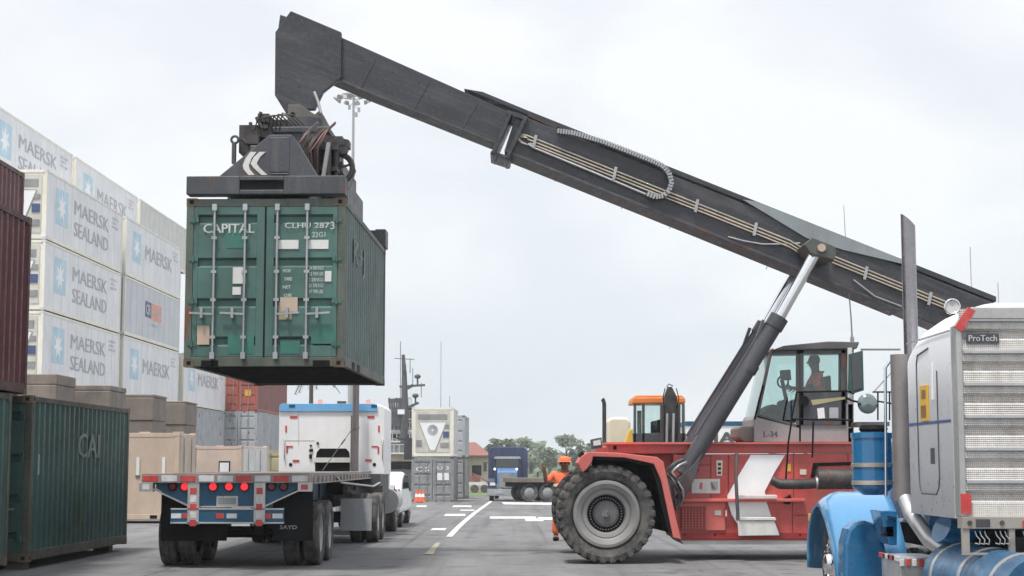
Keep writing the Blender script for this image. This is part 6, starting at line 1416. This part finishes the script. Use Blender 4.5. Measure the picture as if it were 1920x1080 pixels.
# ------------------------------------------------------------------ trees
def crown_mesh(bm_, c, rx, ry, rz, n, size, rnd, clumps=7):
    cl = []
    for k in range(clumps):
        a = rnd.uniform(0, 2*pi); r = rnd.uniform(.2, .75); cl.append((c.x+rx*r*cos(a), c.y+ry*r*sin(a), c.z+rz*rnd.uniform(-.5, .7), rnd.uniform(.30, .5)))
    for i in range(n):
        q = rnd.choice(cl); u = Vector((rnd.gauss(0, 1), rnd.gauss(0, 1), rnd.gauss(0, 1))).normalized() * rnd.random()**.4
        p = Vector((q[0]+u.x*rx*q[3], q[1]+u.y*ry*q[3], q[2]+u.z*rz*q[3]*1.1)); s = size*rnd.uniform(.6, 1.3)
        a = Vector((rnd.gauss(0, 1), rnd.gauss(0, 1), rnd.gauss(0, .6))).normalized(); b2 = a.orthogonal().normalized()
        bm_._add([p-a*s-b2*s*.5, p+a*s*.2-b2*s*.7, p+a*s+b2*s*.4, p-a*s*.3+b2*s*.7], [(0, 1, 2, 3)])
protos = []
def tree(label, loc, h, w, rnd, umbrella=False, mat='leaf'):
    t = thing('tree', label, 'tree', loc, rnd.uniform(0, 6), 'trees beyond the yard', local=True)
    b = MB(); top = h*.72; b.tube([(0, 0, -.3), (w*.02, 0, top*.5), (-w*.02, 0, top)], [h*.030, h*.022, h*.010], n=7)
    for k in range(6): a = 2*pi*k/6+rnd.random(); z0 = top*(.5+.07*k); b.tube([(0, 0, z0), (w*.2*cos(a), w*.2*sin(a), z0+h*.10), (w*.38*cos(a), w*.38*sin(a), z0+h*.16)], [h*.012, h*.008, h*.003], n=5)
    b.build('trunk', M['bark'], t)
    c = MB(); 
    if umbrella: crown_mesh(c, Vector((0, 0, h*.80)), w*.6, w*.6, h*.17, 800, h*.028, rnd, 11)
    else: crown_mesh(c, Vector((0, 0, h*.64)), w*.55, w*.55, h*.36, 700, h*.034, rnd, 10)
    c.build('crown', M[mat], t, norm=False); return t
rnd = random.Random(21); names = []
TP = [tree('T', (0, 0, 0), 10, 6.5, rnd), tree('T', (0, 0, 0), 10, 7.2, rnd, True), tree('T', (0, 0, 0), 10, 5.2, rnd, mat='leaf2')]
used = [0, 0, 0]
spots = [(893, 868, 330, 2, 'dark rounded tree rising behind the red tiled roof'), (923, 826, 330, 2, 'dark tree standing just left behind the navy truck'), (948, 822, 300, 1, 'flat topped tree above the roof of the navy truck'), (985, 820, 310, 1, 'broad umbrella shaped tree right of the navy truck'),
         (1008, 838, 340, 0, 'small pale tree right of the umbrella shaped one'), (1030, 834, 320, 0, 'rounded tree left of the worker in orange'), (1062, 815, 300, 1, 'tall umbrella tree directly above the worker hard hat'), (1082, 830, 330, 2, 'dark tree between the worker and the big tyre'),
         (1104, 826, 310, 0, 'rounded tree behind the handler front lamp'), (1128, 832, 340, 2, 'dark tree just left of the thin exhaust pipe'), (1160, 835, 330, 0, 'tree mostly hidden behind the cream tank'), (865, 842, 350, 0, 'tree partly hidden by the upper grey container')]
for px, py, Y, k, lb in spots:
    p = at(px, py, Y); g0 = gz(Y); h = (p.z-g0)/(.97 if k == 1 else 1.0)
    o = TP[k] if not used[k] else dup(TP[k]); used[k] = 1
    o.location = (p.x, Y, g0); o.rotation_euler = (0, 0, rnd.uniform(0, 6)); o.scale = (h/10,)*3; o['label'] = lb
b = MB(); rnd = random.Random(4)
for i in range(12000):
    px = rnd.uniform(560, 1960); Y = rnd.uniform(330, 410); x = (px-960)/3100*Y
    hmax = 4.9 + 1.0*sin(px*.021) + 1.0*sin(px*.057+1) + .8*sin(px*.13+2) + .5*sin(px*.31); z = gz(Y) + hmax*rnd.random()**.6; s = rnd.uniform(.4, .95)
    p = Vector((x, Y, z)); a = Vector((rnd.gauss(0, 1), rnd.gauss(0, .6), rnd.gauss(0, .7))).normalized(); b2 = a.orthogonal().normalized()
    b._add([p-a*s-b2*s*.5, p+a*s*.2-b2*s*.7, p+a*s+b2*s*.4, p-a*s*.3+b2*s*.7], [(0, 1, 2, 3)])
w_ = b.build('far_wood', M['leaf'], norm=False); w_['kind'] = 'stuff'; w_['label'] = 'far-off green wood along the horizon'; w_['category'] = 'wood'
# low wooded rise under the wood
b = MB(); n = 60; vs = []
for i in range(n+1):
    x = -170 + 420*i/n; z = 3.3 + 1.2*sin(i*.5) + .7*sin(i*1.3); vs += [(x, 372, -1.1), (x, 385, z), (x, 420, z+.5), (x, 470, -1.1)]
b._add(vs, [(4*i+j, 4*i+4+j, 4*i+5+j, 4*i+1+j) for i in range(n) for j in range(3)], 0, True); struct(b.build('hill', M['leaf2']))
# palm behind the white tractor
PY = 120.0; pc = at(584, 700, PY); PT = thing('palm_tree', 'palm with drooping fronds behind the white tractor roof', 'palm', (pc.x, PY, gz(PY)))
b = MB(); b.tube([(pc.x+.1, PY, gz(PY)), (pc.x, PY, pc.z*.5), (pc.x, PY, pc.z)], [.22, .17, .14], n=10); b.build('trunk', M['bark'], PT)
rnd = random.Random(9)
for k in range(13):
    a = 2*pi*k/13 + rnd.uniform(-.15, .15); L_ = rnd.uniform(2.0, 2.6); up = rnd.uniform(.0, .9); b = MB(); pts = []
    for j in range(8):
        t = j/7; pts.append(Vector((pc.x+cos(a)*L_*t*(.95), PY+sin(a)*L_*t*.95, pc.z + up*sin(t*pi*.6) - 1.5*t*t*(1.1-up*.5))))
    b.tube(pts, .025, n=4)
    for j in range(1, 8):
        for i in range(3):
            p = pts[j-1].lerp(pts[j], i/3); d = (pts[j]-pts[j-1]).normalized(); sd2 = d.cross(Vector((0, 0, 1))).normalized(); l = .62*(1-.5*j/7)
            for s in (-1, 1): e = p + sd2*s*l*.75 + d*l*.3 - Vector((0, 0, l*.55)); b._add([p, p+d*.06, e], [(0, 1, 2)])
    b.build('frond', M['leaf2'], PT, norm=False)

# ------------------------------------------------------------------ haze
if True:
    b = MB(); b.box(-950, 950, -62, 620, -2.2, 42)
    hz = b.build('haze', []); hz['kind'] = 'stuff'; hz['label'] = 'thin pale sea haze over the yard'; hz['category'] = 'haze'
    m = bpy.data.materials.new('haze_air'); m.use_nodes = True; nt = m.node_tree; nt.nodes.clear(); o = nt.nodes.new('ShaderNodeOutputMaterial'); v = nt.nodes.new('ShaderNodeVolumePrincipled')
    v.inputs['Color'].default_value = (.93, .96, 1, 1); v.inputs['Density'].default_value = .0005; v.inputs['Anisotropy'].default_value = .3
    nt.links.new(v.outputs[0], o.inputs['Volume']); hz.data.materials.append(m)
for o in bpy.data.objects:
    if o.get('_local') is not None: del o['_local']
